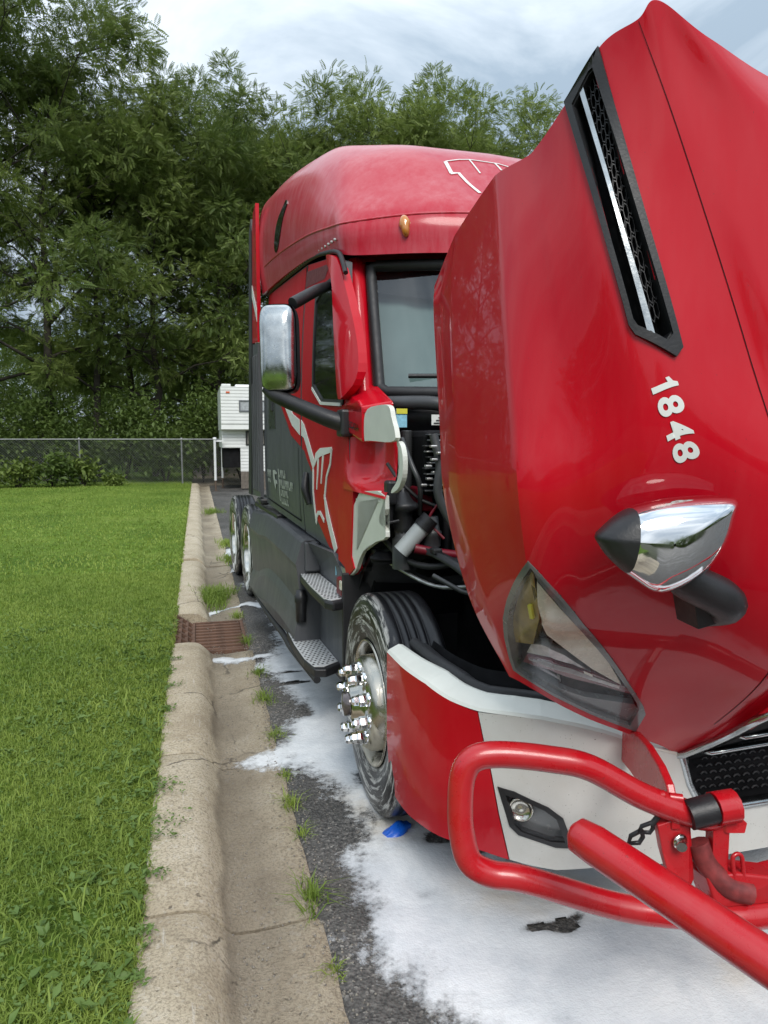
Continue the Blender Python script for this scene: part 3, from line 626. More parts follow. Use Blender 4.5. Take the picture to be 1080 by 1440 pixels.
for x, y, rx, h, s_, lb in UG: bush(x, y, rx, h, 2600, s_, SHRUB, .19, lb, 'undergrowth_bush', 'undergrowth behind the fence')
# far wood behind the rows, one mass
r = np.random.default_rng(77); n = 16000; C_ = np.stack([r.uniform(-30, 34, n), r.uniform(46, 60, n), r.random(n) ** 1.2 * 8.5 - .2], 1); D_ = r.normal(0, 1, (n, 3))
tag(raw_mesh('far_wood', *fronds(C_, D_, .95, 78), LEAF), 'dark mass of woodland far behind the trees', 'wood', kind='stuff')

# unseen woodland added at the viewer's back to darken reflections in paint and chrome
n = 9000; a = r.uniform(R(95), R(300), n); q = r.uniform(34, 46, n); C_ = np.stack([q * np.sin(a), q * np.cos(a), r.random(n) * 9 * (.65 + .35 * np.sin(a * 9)) - .2], 1)
tag(raw_mesh('added_back_woodland', *fronds(C_, r.normal(0, 1, (n, 3)), 1.5, 79), LEAF), 'unseen woodland added behind the viewer for reflections', 'wood', kind='stuff')
# ---------------------------------------------------------------- chain link fence
fe = tag(empty('chain_link_fence', (0, 26.9, 0)), 'long galvanised chain link fence in front of the trees', 'fence')
FH = 1.70; x0, x1 = -16.2, 10.5
m = MB(); m.tube([(x0, 0, FH), (x1, 0, FH)], .024, 8); m.build('top_rail', GALV, fe)
for i in range(11):
    x = -.55 - 3.45 * (i - 1) if i < 6 else -.55 + 3.45 * (i - 4); m = MB(); m.tube([(x, .03, -.2), (x, .03, FH + .03)], .032, 10); m.lathe([(0, .04), (.03, .035), (.05, .0)], (x, .03, FH + .02), 'z', 10); m.build('post', GALV, fe)
m = MB(); sp = .09
k = int((x1 - x0) / sp)
for i in range(-int(FH / sp), k):
    a = x0 + i * sp
    for s_ in (0, 1):
        p0, p1 = (a, 0, .02), (a + FH - .04, 0, FH - .02)
        if s_: p0, p1 = (a, .006, FH - .02), (a + FH - .04, .006, .02)
        if p0[0] < x0 or p1[0] > x1: continue
        m.tube([p0, p1], .0030, 3, cap=False, smooth=False)
m.build('chain_link_mesh', GALV, fe)
fe2 = fe

# ---------------------------------------------------------------- camper on its jacks
ca = tag(empty('truck_camper', (.78, 24.0, 0)), 'white ribbed truck camper standing on jacks beyond the truck', 'camper')
zs = [2.06 + .108 * i for i in range(13)]
sh = MB(); ys_ = (0, 2.0)
def ribs(m, xa, xb, z0, z1, y, st=.108):
    z = z0
    while z < z1 - .01:
        t = min(z + st, z1); m.add([(xa, y + .012, z), (xb, y + .012, z), (xb, y, z + .03), (xa, y, z + .03), (xb, y, t), (xa, y, t)], [(0, 1, 2, 3), (3, 2, 4, 5)]); z = t
sh.box((0, .02, 2.03), (2.25, 3.6, 3.42)); ribs(sh, 0, 2.25, 2.2, 3.40, .0)
sh.add([(0, .0, 2.2), (2.25, .0, 2.2), (2.25, .35, 1.98), (0, .35, 1.98)], [(0, 1, 2, 3)])
sh.box((.02, .36, 1.42), (2.23, 3.6, 2.05)); ribs(sh, .02, 2.23, 1.42, 2.0, .345)
sh.box((.62, .36, .62), (1.63, 3.6, 1.44)); ribs(sh, .62, 1.63, .62, 1.42, .345)
sh.build('shell', SIDING, ca)
m = MB(); m.box((.03, .02, 3.41), (.33, .5, 3.5), 0, .02); m.box((.5, .6, 3.41), (1.2, 1.2, 3.53), 0, .03); m.build('roof_vent', SIDING, ca)
m = MB(); m.box((.17, -.02, 3.20), (.29, .0, 3.26), 0, .006); m.build('marker_light', simple('orange_lens', (.62, .13, .05), .3), ca)
def camwin(xa, xb, za, zb, y, name, curtain):
    f = MB(); t = .045
    for a, b in (((xa, y - .03, za), (xb, y, za + t)), ((xa, y - .03, zb - t), (xb, y, zb)), ((xa, y - .03, za + t), (xa + t, y, zb - t)), ((xb - t, y - .03, za + t), (xb, y, zb - t))): f.box(a, b)
    f = f.build(name, simple('window_trim', (.12, .13, .14) if curtain else (.02, .02, .02), .4), ca); p = MB(); p.box((xa + t, y - .012, za + t), (xb - t, y - .006, zb - t)); p.build('pane', simple('curtained_pane', (.38, .40, .42) if curtain else (.20, .19, .17), .15, var=.2, scale=20, coat=.6), f)
camwin(.58, 1.7, 2.60, 2.98, .0, 'front_window', True); camwin(.80, 1.45, 1.50, 1.98, .345, 'side_window', False)
m = MB(); m.box((.05, .5, .75), (.60, 3.5, 1.40)); m.build('wheel_recess', DARK, ca)
for x, y, z0 in ((-.22, .15, .05), (.06, 1.6, .0), (2.45, .15, .0)):
    m = MB(); m.tube([(x, y, .35), (x, y, 1.72)], .042, 10); m.lathe([(0, .06), (.06, .06), (.07, .0)], (x, y, 1.70), 'z', 10); m.box((x + .03, y + .02, 1.62) if x < 1 else (x - .3, y + .02, 1.62), (x + .3, y + .06, 1.68) if x < 1 else (x - .03, y + .06, 1.68)); j = m.build('jack_leg', WHITEPOST, ca)
    m = MB(); m.tube([(x, y, -.02), (x, y, .36)], .03, 8); m.box((x - .09, y - .09, -.02), (x + .09, y + .09, .01)); m.build('jack_foot', simple('rusty_steel', (.10, .07, .05), .8), j)
m = MB(); m.box((.62, .34, .05), (.9, .42, .62)); m.box((.95, .3, .0), (1.5, .42, .6)); m.build('support_block', simple('weathered_timber', (.14, .12, .10), .9, var=.3), ca)
# ---------------------------------------------------------------- the truck (all parts in its own frame: origin on the ground under the front axle)
TYAW = R(3.3)
TR = tag(empty('semi_truck', (.73 + 1.2 * math.cos(TYAW), 3.12 + 1.2 * math.sin(TYAW), 0), TYAW), 'red and graphite semi truck tractor with its hood tipped open', 'truck')
def f_side(a, b, o): return (side(a, b) - o, a, b)
def f_plane(x): return lambda a, b, o: (x - o, a, b)
def f_hood(a, b, o): return Vector(hood(min(max(a, 0), 5), min(max(b, 0), VM))) + hood_n(min(max(a, .02), 4.98), b) * o
def f_bump(a, b, o):
    p, q = bump(max(a - .05, 0), b), bump(min(a + .05, 6), b); d = Vector((q[0] - p[0], q[1] - p[1])).normalized(); c = bump(a, b); return (c[0] + d.y * o, c[1] - d.x * o, b)
def f_roof(a, b, o):
    e = .03; p = Vector(roof(a, b)); u = Vector(roof(a + e, b)) - Vector(roof(a - e, b)); v = Vector(roof(a, b + e)) - Vector(roof(a, b - e)); n = v.cross(u).normalized(); return p + n * o

# --- cab core, floor, chassis
m = MB(); m.box((-1.04, .95, 1.10), (1.04, 3.05, 2.72)); m.box((-1.0, .62, 1.0), (1.0, .98, 1.86)); m.build('cab_core', DARK, TR)
m = MB()
for s_ in (-1, 1): m.box((s_ * .36, -.75, .72), (s_ * .44, 7.2, .98))
m.box((-.36, 6.9, .74), (.36, 7.0, .96)); m.box((-.44, 4.0, .98), (.44, 6.6, 1.06)); m.tube([(-1.0, 0, .5), (1.0, 0, .5)], .06, 10)
for y in (4.8, 6.1): m.tube([(-1.0, y, .5), (1.0, y, .5)], .09, 10)
m.build('chassis', DARK, TR)

# --- roof fairing
m = MB(); P = [[roof(i / 6, j / 6) for j in range(43)] for i in range(37)]
m.grid(P); m.mirror(); m.grid([[P[0][j], (P[0][j][0] * .96, P[0][j][1] + .05, P[0][j][2] + .01)] for j in range(43)]); RO = m.build('roof_fairing', RED_ROOF, TR)
m = MB(); m.add([(s_ * q[0][0], 3.09, q[0][2]) for s_ in (1, -1) for q in (RING if s_ == 1 else RING[::-1])], [tuple(range(14))]); m.build('roof_back', BLACK, RO)
m = MB(); m.tube([roof(1., .3 + 6.7 * i / 30) for i in range(31)] , .007, 6); m.build('brow_crease', RED_ROOF, RO)
SWN = [(2.30,1.42),(2.16,1.33),(1.75,1.06),(1.36,.90),(1.12,.90),(1.10,.98),(1.30,1.10),(1.80,1.32),(2.16,1.47)]
panel('side_window', [cr(SWN[-1:] + SWN + SWN[:2], 1 + i / 3) for i in range(27)], f_roof, .006, .02, DGLASS, RO, .25)
m = MB(); c = Vector(f_roof(.70, 4.79, .004)); d = (Vector(f_roof(1.05, 4.79, .004)) - Vector(f_roof(.35, 4.79, .004))).normalized(); t_ = Vector((-.9, .43, 0)).normalized(); n_ = (Vector(f_roof(.7, 4.79, .05)) - c).normalized()
m.grid([[c + d * (.062 * math.cos(a) * q) + t_ * (.030 * math.sin(a) * q * (1.1 if math.cos(a) > 0 else .8)) + n_ * (.034 * math.sqrt(max(0, 1 - q ** 3)) - .004) for a in [2 * math.pi * k / 20 for k in range(20)]] for q in (1, .9, .7, .4, .01)], 0, True, True); m.build('marker_light', AMBER, RO)
EM = [([(2.57,5.70),(2.24,5.74)], .07), ([(2.24,5.72),(2.262,5.869),(1.64,6.05)], .055), ([(2.58,5.70),(2.67,5.978),(2.70,6.2),(2.66,6.763),(2.57,7.0)], .02), ([(2.69,6.195),(2.45,6.24),(2.30,6.27)], .03), ([(2.66,6.699),(2.46,6.741)], .035)]
panel('emblem_outline', sum([band2d(*e) for e in EM], []), f_roof, .004, .003, LETTER, RO, .2)

# --- flank: door, sleeper wall, red livery
LW = [(1.62,1.095),(.86,1.05),(.60,1.02),(.575,1.46),(.60,1.93),(.80,2.68),(1.0,2.755),(1.62,2.845)]
DO = panel('door', LW, f_side, .0, .05, GREY, TR)
panel('red_livery', [(1.60,2.84),(1.60,1.655),(1.54,1.641),(1.486,1.591),(1.331,1.501),(1.325,1.371),(1.289,1.226),(1.052,1.075),(.86,1.056),(.61,1.03),(.582,1.46),(.607,1.93),(.805,2.675),(1.0,2.75)], f_side, .004, .003, RED_SIDE, DO)
SW = panel('sleeper_wall', [(3.06,1.175),(1.64,1.10),(1.64,2.85),(3.06,2.925)], f_side, .0, .05, GREY, TR)
panel('red_livery', [(3.05,2.915),(3.05,2.50),(2.7,2.25),(2.336,1.998),(2.059,1.827),(1.943,1.745),(1.65,1.67),(1.65,2.84)], f_side, .004, .003, RED_SIDE, SW)
panel('white_stripe', [(3.04,2.60),(2.6,2.30),(2.163,1.969),(1.893,1.814),(1.655,1.745),(1.655,1.845),(1.865,1.892),(1.957,1.945),(2.55,2.34),(3.04,2.70)], f_side, .008, .003, LETTER, SW)
panel('white_stripe', [(1.61,1.845),(1.533,1.812),(1.293,1.596),(1.306,1.52),(1.325,1.535),(1.537,1.725),(1.61,1.742)], f_side, .008, .003, LETTER, DO)
WL = [([(1.294,1.552),(1.235,1.61),(1.142,1.639),(.9,1.659)], [.02,.05,.05,.03]), ([(.9,1.664),(.931,1.573),(1.007,1.5),(1.066,1.356)], .024), ([(1.066,1.39),(1.02,1.27),(.90,1.072)], [.02,.065,.075]), ([(1.312,1.529),(1.324,1.385),(1.292,1.216)], [.03,.025,.025]), ([(1.297,1.19),(1.27,1.235),(1.232,1.262),(1.18,1.268),(1.102,1.225)], .026), ([(1.192,1.599),(1.21,1.5),(1.237,1.409)], [.03,.022,.012]), ([(1.08,1.623),(1.11,1.53),(1.133,1.45)], [.03,.022,.014])]
panel('emblem_outline', sum([band2d(*e) for e in WL], []), f_side, .009, .004, LETTER, DO)
# small lettering on the sleeper wall, too small to read in the picture
def marks(y0, y1, z0, z1, rows, seed, slope):
    r = random.Random(seed); out = []; n = max(2, int(abs(y1 - y0) / .045))
    for k in range(n):
        a = y0 + (y1 - y0) * k / n; b = y0 + (y1 - y0) * (k + .72) / n; dz = slope * (k / n)
        t = r.random(); out.append([(a, z0 + dz), (a + (b - a) * .38, z0 + dz), (a + (b - a) * .38, z1 + dz), (a, z1 + dz)])
        h0 = z0 + (z1 - z0) * (.0 if t < .5 else .62); out.append([(a + (b - a) * .45, h0 + dz), (b, h0 + dz), (b, h0 + dz + (z1 - z0) * .34), (a + (b - a) * .45, h0 + dz + (z1 - z0) * .34)])
        if t > .35: out.append([(a + (b - a) * .7, z0 + dz + .3 * (z1 - z0)), (b, z0 + dz + .3 * (z1 - z0)), (b, z1 + dz - .35 * (z1 - z0)), (a + (b - a) * .7, z1 + dz - .35 * (z1 - z0))])
    return out
txt = marks(2.40, 2.14, 1.425, 1.485, 1, 1, 0) + marks(2.38, 1.90, 1.345, 1.412, 1, 2, 0) + marks(2.345, 2.07, 1.285, 1.335, 1, 3, 0) + marks(2.335, 2.07, 1.225, 1.272, 1, 4, 0) + marks(2.89, 2.70, 1.41, 1.47, 1, 5, 0) + marks(2.87, 2.72, 1.365, 1.395, 1, 6, 0)
tag(panel('lettering', txt, f_side, .006, 0, LETTER_DIM, SW, 0), kind='stuff')
panel('lettering_bar', [(2.43,1.49),(2.41,1.49),(2.375,1.24),(2.40,1.24)], f_side, .006, 0, LETTER_DIM, SW, 0)
panel('state_emblem', [(2.64,1.47),(2.55,1.475),(2.46,1.455),(2.50,1.44),(2.57,1.445),(2.55,1.40),(2.47,1.395),(2.46,1.365),(2.52,1.37),(2.55,1.32),(2.60,1.37),(2.63,1.42)], f_side, .006, 0, LETTER_DIM, SW, 0)
m = MB(); m.box((side(2.75, 2.05) - .012, 2.60, 1.93), (side(2.75, 2.05) + .02, 2.72, 2.12), 0, .02); m.build('latch', BLACK, SW)
panel('latch_recess_shade', [(2.80,1.80),(2.52,1.80),(2.55,2.16),(2.78,2.16)], f_side, .003, .002, simple('shaded_graphite', (.04, .044, .048), .3, coat=.5), SW)  # flat panel; the recess's shade is put into a darker graphite
panel('hatch_seam', band2d([(2.95,1.22),(2.95,2.3)], .012) + band2d([(2.95,1.22),(1.72,1.16)], .012) + band2d([(1.72,1.16),(1.72,1.66)], .010), f_side, .003, 0, DARK, SW, .3)
m = MB(); m.tube([(side(1.44, 1.5) - .012, 1.47, 1.50), (side(1.44, 1.4) - .03, 1.445, 1.40), (side(1.4, 1.3) - .012, 1.42, 1.30)], [.02, .028, .02], 10, sub=4); m.build('door_handle', BLACK, DO)
WN = [(1.289,2.55),(1.125,2.60),(.80,2.60),(.66,2.0),(.70,1.93),(1.087,1.955),(1.284,2.056)]
fr_ = panel('window_frame', ring2d(inset(WN, 1.09), 0, WN), f_side, .014, .02, BLACK, DO); panel('window_glass', WN, f_side, .007, .01, DGLASS, DO)
panel('window_sill_trim', band2d([(1.30,2.03),(1.10,1.93),(.70,1.905)], .018), f_side, .018, .01, LETTER, DO)
FIN = [(1.06,2.762),(.90,2.735),(.80,2.66),(.64,2.43),(.52,2.22),(.47,2.06),(.52,1.97),(.645,1.93),(.70,2.10),(.78,2.38),(.88,2.62)]
FIN = [cr(FIN[-1:] + FIN + FIN[:2], 1 + i / 3) for i in range(33)]
def f_fin(a, b, o): return (side(a, b) - o + .5 * max(0, abs(a - (.62 + (b - 1.93) * .42)) - .03) ** 1.3, a, b)
fn = panel('red_fin', FIN, f_fin, .045, .045, RED, DO, (.035, .1)); q = fn.modifiers.new('bevel', 'BEVEL'); q.width = .008; q.segments = 2
panel('upper_recess_shade', [(1.62,2.70),(1.15,2.66),(1.05,2.73),(1.62,2.80)], f_side, .006, 0, simple('shaded_red', (.12, .002, .006), .4), DO)  # flat panel; shade of the door frame inset painted as darker red
m = MB(); m.tube([f_side(y, z, .012) for y, z in ((3.06,2.932),(2.413,2.905),(1.509,2.858),(1.1,2.80),(.891,2.752),(.80,2.70),(.70,2.60))], .014, 8, sub=3); m.build('drip_rail', RUBBER, TR)
m = MB()
for i in range(22):
    y = 2.3 - i * .065; q = f_side(y, 2.862 + (y - 1.5) * .055, .022); m.lathe([(-.008, 0), (-.006, .008), (.006, .008), (.008, 0)], q, 'x', 6)
m.build('drip_beads', TANK, TR)
# far side of the cab, plainer
m = MB(); m.grid([[(-side(y, z), y, z) for z in (1.1, 1.5, 1.9, 2.3, 2.85)] for y in (.6, 1., 1.6, 2.3, 3.05)]); m.build('far_flank', RED, TR)

# --- side extender behind the sleeper
EX = panel('side_extender', [(3.07,1.22),(3.60,1.20),(3.40,2.55),(3.07,2.52)], f_plane(-1.235), 0, .03, GREY, TR)
panel('red_livery', [(3.07,2.53),(3.40,2.56),(3.30,3.50),(3.22,3.62),(3.07,3.66)], f_plane(-1.235), .002, .03, RED, EX)
panel('white_stripe', [(3.075,2.70),(3.39,2.98),(3.38,3.08),(3.075,2.80)], f_plane(-1.235), .006, .003, LETTER, EX)
panel('rubber_edge', [(3.60,1.20),(3.80,1.20),(3.60,2.5),(3.44,3.52),(3.32,3.60),(3.30,3.50),(3.40,2.55)], f_plane(-1.245), .0, .035, RUBBER, EX)
for i in range(4):
    m = MB(); m.box((-1.245, 3.12 + i * .11, 1.26), (-1.232, 3.15 + i * .11, 2.44), 0, .004); m.build('extender_rib', GREY, EX)

# --- windscreen
m = MB(); m.grid([[wscreen(-.955 + 1.91 * i / 24, .06 + .90 * j / 10) for j in range(11)] for i in range(25)]); WS = m.build('windscreen', GLASS, TR)
m = MB(); m.grid([[Vector(wscreen(-.95 + 1.9 * i / 24, .05 + .75 * j / 8)) + Vector((0, .12 + .008 * math.sin(i * 2.4), 0)) for j in range(9)] for i in range(25)]); m.build('curtain', CURTAIN, WS)
m = MB(); m.grid([[Vector(wscreen(-.97 + 1.94 * i / 24, .66 + .14 * abs(i / 12 - 1) ** 2 + (.36 - .14 * abs(i / 12 - 1) ** 2) * j / 4)) + Vector((0, .05, 0)) for j in range(5)] for i in range(25)]); m.build('dark_visor_band', DARK, WS)
loop = [(-.965 + .0 * k, .05 + .92 * k / 8) for k in range(9)] + [(-.93 + 1.86 * k / 16, .985) for k in range(17)] + [(.965, .97 - .92 * k / 8) for k in range(9)] + [(.93 - 1.86 * k / 16, .02) for k in range(17)]
m = MB(); pth = [wscreen(a, b) for a, b in loop]; m.tube(pth + pth[:1], .032, 8); m.build('gasket', RUBBER, WS)
for s_ in (-1, 1):
    m = MB(); m.tube([(Vector(wscreen(s_ * 1.03, b)) + Vector((0, .03, 0))) for b in (-.08, .1, .3, .5, .7, .9, 1.02)], .062, 12); m.build('pillar', RED, TR)
m = MB(); m.grid([[Vector(wscreen(-1.02 + 2.04 * i / 16, 1.0)) + Vector((0, -.01 + .04 * j, .015 + .035 * j)) for j in range(3)] for i in range(17)]); m.build('header', RED_ROOF, TR)
m = MB(); a = Vector(wscreen(-.84, .135)); b = Vector(wscreen(.1, .15)); m.tube([a + Vector((0, -.03, 0)), (a + b) / 2 + Vector((0, -.07, .0)), b + Vector((0, -.03, 0))], .012, 8, sub=4); m.tube([b + Vector((0, -.03, 0)), (.25, .08, 1.92)], .012, 8); m.build('wiper', BLACK, WS)

# --- cowl tray and the engine bay
m = MB(); m.grid([[(-1.0 + 2. * i / 16, .16 + .36 * abs(i / 8 - 1) ** 2 - dy, z) for dy, z in ((0, 1.93), (.05, 1.90), (.08, 1.86), (.07, 1.76), (-.02, 1.75), (-.3, 1.72))] for i in range(17)]); CT = m.build('cowl_tray', BLACK, TR)
m = MB(); m.tube([(-.97, .38, 1.90), (-.80, .22, 1.895), (-.70, .17, 1.875), (-.6, .12, 1.89), (-.3, .06, 1.885), (.4, .06, 1.885)], .036, 10, sub=5); m.build('drain_hose', HOSE, CT)
def decal(name, y, x0, x1, z0, z1, mat, par): m = MB(); m.box((x0, y - .004, z0), (x1, y, z1)); return m.build(name, mat, par)
lb = decal('label', .205, -.985, -.93, 1.775, 1.865, LBLUE, CT); decal('label_band', .200, -.985, -.93, 1.84, 1.865, LYEL, lb)
lb = decal('label', .12, -.835, -.71, 1.785, 1.835, LETTER, CT)
for k in range(3): decal('label_print', .1155, -.825 + .012 * k, -.73, 1.793 + .013 * k, 1.797 + .013 * k, BLACK, lb)
m = MB(); m.box((-1.0, .52, .75), (1.0, .60, 1.78)); m.box((-.42, -.85, .70), (.42, .5, 1.42), 0, .06); m.box((-.38, -.8, .34), (.38, 1.6, .74), 0, .08); m.box((-.47, -.95, .42), (-.44, .62, 1.1), 0, .01); m.box((-.62, -.75, .9), (-.40, .2, 1.30), 0, .05); m.box((-.8, .3, 1.0), (-.45, .53, 1.35), 0, .04); m.build('engine', DARK, TR)
m = MB(); prof = []
for i in range(46): prof += [(-.0085 * i, .024), (-.0085 * i - .004, .031)]
m.lathe(prof, (-.925, .22, 1.76), 'z', 12); m.build('corrugated_hose', HOSE, TR)
AF = MB(); AF.box((-.895, .04, 1.45), (-.55, .4, 1.76), 0, .03); AF = AF.build('air_filter_box', DARK, TR)
for i in range(11):
    m = MB(); z = 1.475 + .026 * i; m.box((-.912 + .008 * (i * 7 % 4), .0, z), (-.56, .045, z + .007), 0, .003); m.build('cooling_fin', ALU if i % 2 else HOSE, AF)
m = MB(); m.box((-.80, .05, 1.15), (-.55, .35, 1.45), 0, .03)
for i in range(5): m.tube([(-.80 + .045 * i, .02, 1.45), (-.80 + .045 * i, .02, 1.18)], .014, 8)
m.build('harness', DARK, TR)
m = MB(); m.box((-.915, .1, 1.37), (-.83, .25, 1.49), 0, .012); m.build('red_reservoir_box', REDBOX, TR)
# master cylinder: ribbed body, dished cap, bracket
m = MB(); m.lathe([(-.15, .0), (-.15, .035), (-.10, .045), (-.03, .045), (-.02, .07), (.0, .075), (.012, .066), (.02, .05), (.06, .022), (.065, .012), (.08, .012), (.085, .0)], (-1.0, .06, 1.41), 'z', 20); mc = m.build('fluid_reservoir', BLACK, TR)
m = MB(); m.lathe([(-.30, .05), (-.16, .05), (-.15, .038), (-.10, .042)], (-1.0, .06, 1.41), 'z', 14); m.build('reservoir_neck', HOSE, mc)
m = MB(); m.box((-1.10, -.02, 1.42), (-1.05, .05, 1.53), 0, .012); m.tube([(-1.075, .02, 1.44), (-1.075, .03, 1.33)], .016, 8); m.tube([(-1.10, .0, 1.335), (-1.04, .0, 1.345)], .008, 6); m.build('hood_latch', BLACK, TR)
tk = MB(); a, b = Vector((-1.03, .0, 1.20)), Vector((-.93, -.03, 1.32)); tk.tube([a, b], .040, 16); tk = tk.build('filler_neck', TANK, TR)
m = MB(); d = (b - a).normalized(); m.tube([b - d * .012, b + d * .012], .045, 16); m.tube([b + d * .012, b + d * .05], .042, 16); m.build('filler_cap', BLACK, tk)
m = MB(); m.tube([(-.98, -.05, 1.22), (-.88, -.08, 1.2), (-.72, -.1, 1.18), (-.5, -.2, 1.2)], .022, 8, sub=4); m.build('red_hose', REDBOX, TR)
m = MB()
for k in range(5): m.tube([(-.95 + .1 * k, -.2 - .1 * k, 1.12), (-.8 + .05 * k, -.35, 1.05 + .05 * (k % 2)), (-.55, -.55 - .05 * k, 1.1)], .012, 6, sub=3)
m.build('wiring', HOSE, TR)
for pth, rr, mt in (([(-.97, .16, 1.72), (-.96, .05, 1.60), (-.93, .02, 1.50), (-.90, .10, 1.36)], .012, HOSE), ([(-1.03, .2, 1.60), (-1.0, .1, 1.52), (-.92, .06, 1.44), (-.84, .0, 1.40)], .009, RUBBER), ([(-.88, -.02, 1.74), (-.86, -.05, 1.60), (-.87, -.06, 1.46), (-.80, -.1, 1.30)], .022, HOSE), ([(-1.06, .2, 1.25), (-1.0, .05, 1.16), (-.9, -.1, 1.14), (-.7, -.2, 1.20)], .016, RUBBER), ([(-1.05, .3, 1.15), (-1.0, .1, 1.10), (-.9, -.1, 1.05), (-.8, -.3, 1.08)], .010, ALU), ([(-.86, -.03, 1.42), (-.9, -.02, 1.34), (-.84, -.06, 1.26)], .007, REDBOX)):
    m = MB(); m.tube(pth, rr, 8, sub=5); m.build('bay_hose', mt, TR)
for p, r_, h in (((-.97, .12, 1.24), .06, .10), ((-.88, .0, 1.22), .045, .14), ((-1.04, .2, 1.12), .07, .05)):
    m = MB(); m.lathe([(0, r_), (h * .3, r_), (h * .35, r_ * 1.1), (h * .5, r_ * 1.1), (h * .55, r_ * .9), (h, r_ * .7), (h, 0)], p, 'z', 16); m.build('bay_canister', DARK if r_ > .05 else HOSE, TR)
for k in range(7):
    m = MB(); m.box((-.93 + .02 * (k % 3), .0 - .02 * k, 1.50 + .03 * k), (-.90 + .02 * (k % 3), .03 - .02 * k, 1.512 + .03 * k), 0, .004); m.build('bay_clip', ALU, TR)
# wheel-arch liner
m = MB(); rows = []
for i in range(27):
    t = R(-4 + 150 * i / 26); k = max(0., (i - 12) / 14); c, s_ = math.cos(t), math.sin(t); xo = -1.07 + .34 * k
    rows.append([(xo, .70 * c, .5 + .70 * s_), (xo + .0, .73 * c, .5 + .73 * s_), (xo + .05, .72 * c, .5 + .72 * s_), (xo + .08, .69 * c, .5 + .69 * s_), (-.45, .66 * c, .5 + .66 * s_), (-.43, .55 * c, .5 + .55 * s_)])
m.grid(rows, 0, True); AL = m.build('arch_liner', BLACK, TR)
for i in range(3, 22, 3):
    t = R(-4 + 150 * i / 26); k = max(0., (i - 12) / 14); m = MB(); c, s_ = math.cos(t) * .725, .5 + math.sin(t) * .725; m.box((-1.075 + .34 * k, c - .03, s_ - .012), (-1.03 + .34 * k, c + .03, s_ + .016), 0, .008); m.build('liner_clip', ALU if i == 6 else RUBBER, AL)
m = MB(); m.box((-1.16, .57, .24), (-.6, .60, 1.0), 0, .006); m.build('mud_flap', RUBBER, TR)

# --- cowl corner pieces left standing when the hood tips
def chaikin(poly, n=2):
    for _ in range(n): poly = [tuple(a * w_ + b * (1 - w_) for a, b in zip(p, poly[(i + 1) % len(poly)])) for i, p in enumerate(poly) for w_ in (.78, .22)]
    return poly
CC_ = MB(); CC_.prism([(-1.125, .64, 1.905), (-1.125, .64, 1.765), (-1.125, .31, 1.70), (-1.125, .31, 1.875), (-1.125, .40, 1.915)], (.12, 0, 0)); CC_.prism([(-1.125, .64, 1.90), (-1.125, .31, 1.875), (-.99, .22, 1.90), (-.98, .50, 1.995), (-1.0, .70, 2.03), (-1.10, .72, 1.98)], (0, 0, -.04))
CC_ = CC_.build('cowl_corner', RED, TR, bevel=.012)
m = MB(); m.grid([[(-1.135 + .02 * math.cos(j / 5 * math.pi * .5), y, z) for j, (y, z) in ((0, (a, b)), (5, (a, b)))] for a, b in ((.3, 1.7), (.3, 1.8))]); 
m = MB(); m.prism(chaikin([(-1.118, .30, 1.868), (-1.118, -.02, 1.875), (-1.118, -.10, 1.86), (-1.118, -.125, 1.80), (-1.118, -.16, 1.77), (-1.118, -.19, 1.70), (-1.118, .25, 1.712), (-1.118, .305, 1.705)]), (.022, 0, 0)); m.build('hood_seal_flange', CREAM, CC_, bevel=.005)
panel('badge_plate', [(.56,1.782),(.56,1.786),(.36,1.772),(.36,1.768)], f_plane(-1.125), .003, 0, CHROME, CC_, 0)
bt = text_bm('CASCADIA', .012)
for v in bt.verts: v.co = (.59 - v.co.x * .046, 1.785 + v.co.y * .05 - v.co.x * .006, 0)
lay(bt, 'badge', f_plane(-1.125), .004, 0, CHROME, CC_, False)
def rx(y): t = min(max((y - .30) / .34, 0), 1); return -.118 * t * t * (3 - 2 * t)
m = MB(); m.grid([[(max(x + rx(y), -1.13), y, z) for x, z in ((-1.0, 1.78), (-1.002, 1.68), (-1.005, 1.60), (-1.015, 1.545), (-1.04, 1.505), (-1.075, 1.484), (-1.11, 1.474), (-1.125, 1.45))] for y in (.66, .60, .54, .48, .42, .36, .3, .2, .1, .0, -.08, -.13)]); m.v = [(x, max(y, (.13 + (x + 1.0) * 1.5)), z) for x, y, z in m.v]; m.build('cowl_recess', RED, CC_)
m = MB(); m.prism(chaikin([(-1.10, -.13, 1.715), (-1.10, -.19, 1.70), (-1.10, -.225, 1.64), (-1.10, -.22, 1.56), (-1.10, -.17, 1.505), (-1.10, -.06, 1.472), (-1.10, -.07, 1.495), (-1.10, -.14, 1.53), (-1.10, -.178, 1.58), (-1.10, -.18, 1.64)]), (.022, 0, 0)); m.build('hood_seal_flange', CREAM, CC_, bevel=.004)
LC = panel('lower_cowl_panel', [(.80,1.50),(.60,1.50),(.485,1.452),(.53,1.10),(.47,1.045),(.62,.965),(.66,1.02),(.80,1.04)], f_plane(-1.125), .0, .05, RED_SIDE, TR, 0)
m = MB(); m.prism(chaikin([(-1.118, y, z) for y, z in ((.49,1.448),(-.03,1.487),(-.04,1.38),(.06,1.36),(.06,1.33),(-.04,1.31),(-.045,1.268),(.15,1.225),(.30,1.175),(.41,1.09),(.46,1.03),(.63,.965),(.535,1.10))], 1), (.02, 0, 0)); m.build('hood_seal_flange', CREAM, LC, bevel=.004)
m = MB(); m.prism([(-1.121, y, z) for y, z in ((.44,1.415),(.05,1.445),(.05,1.43),(.40,1.40),(.43,1.15),(.455,1.15))], (.004, 0, 0)); m.build('flange_groove', DWHITE, LC)
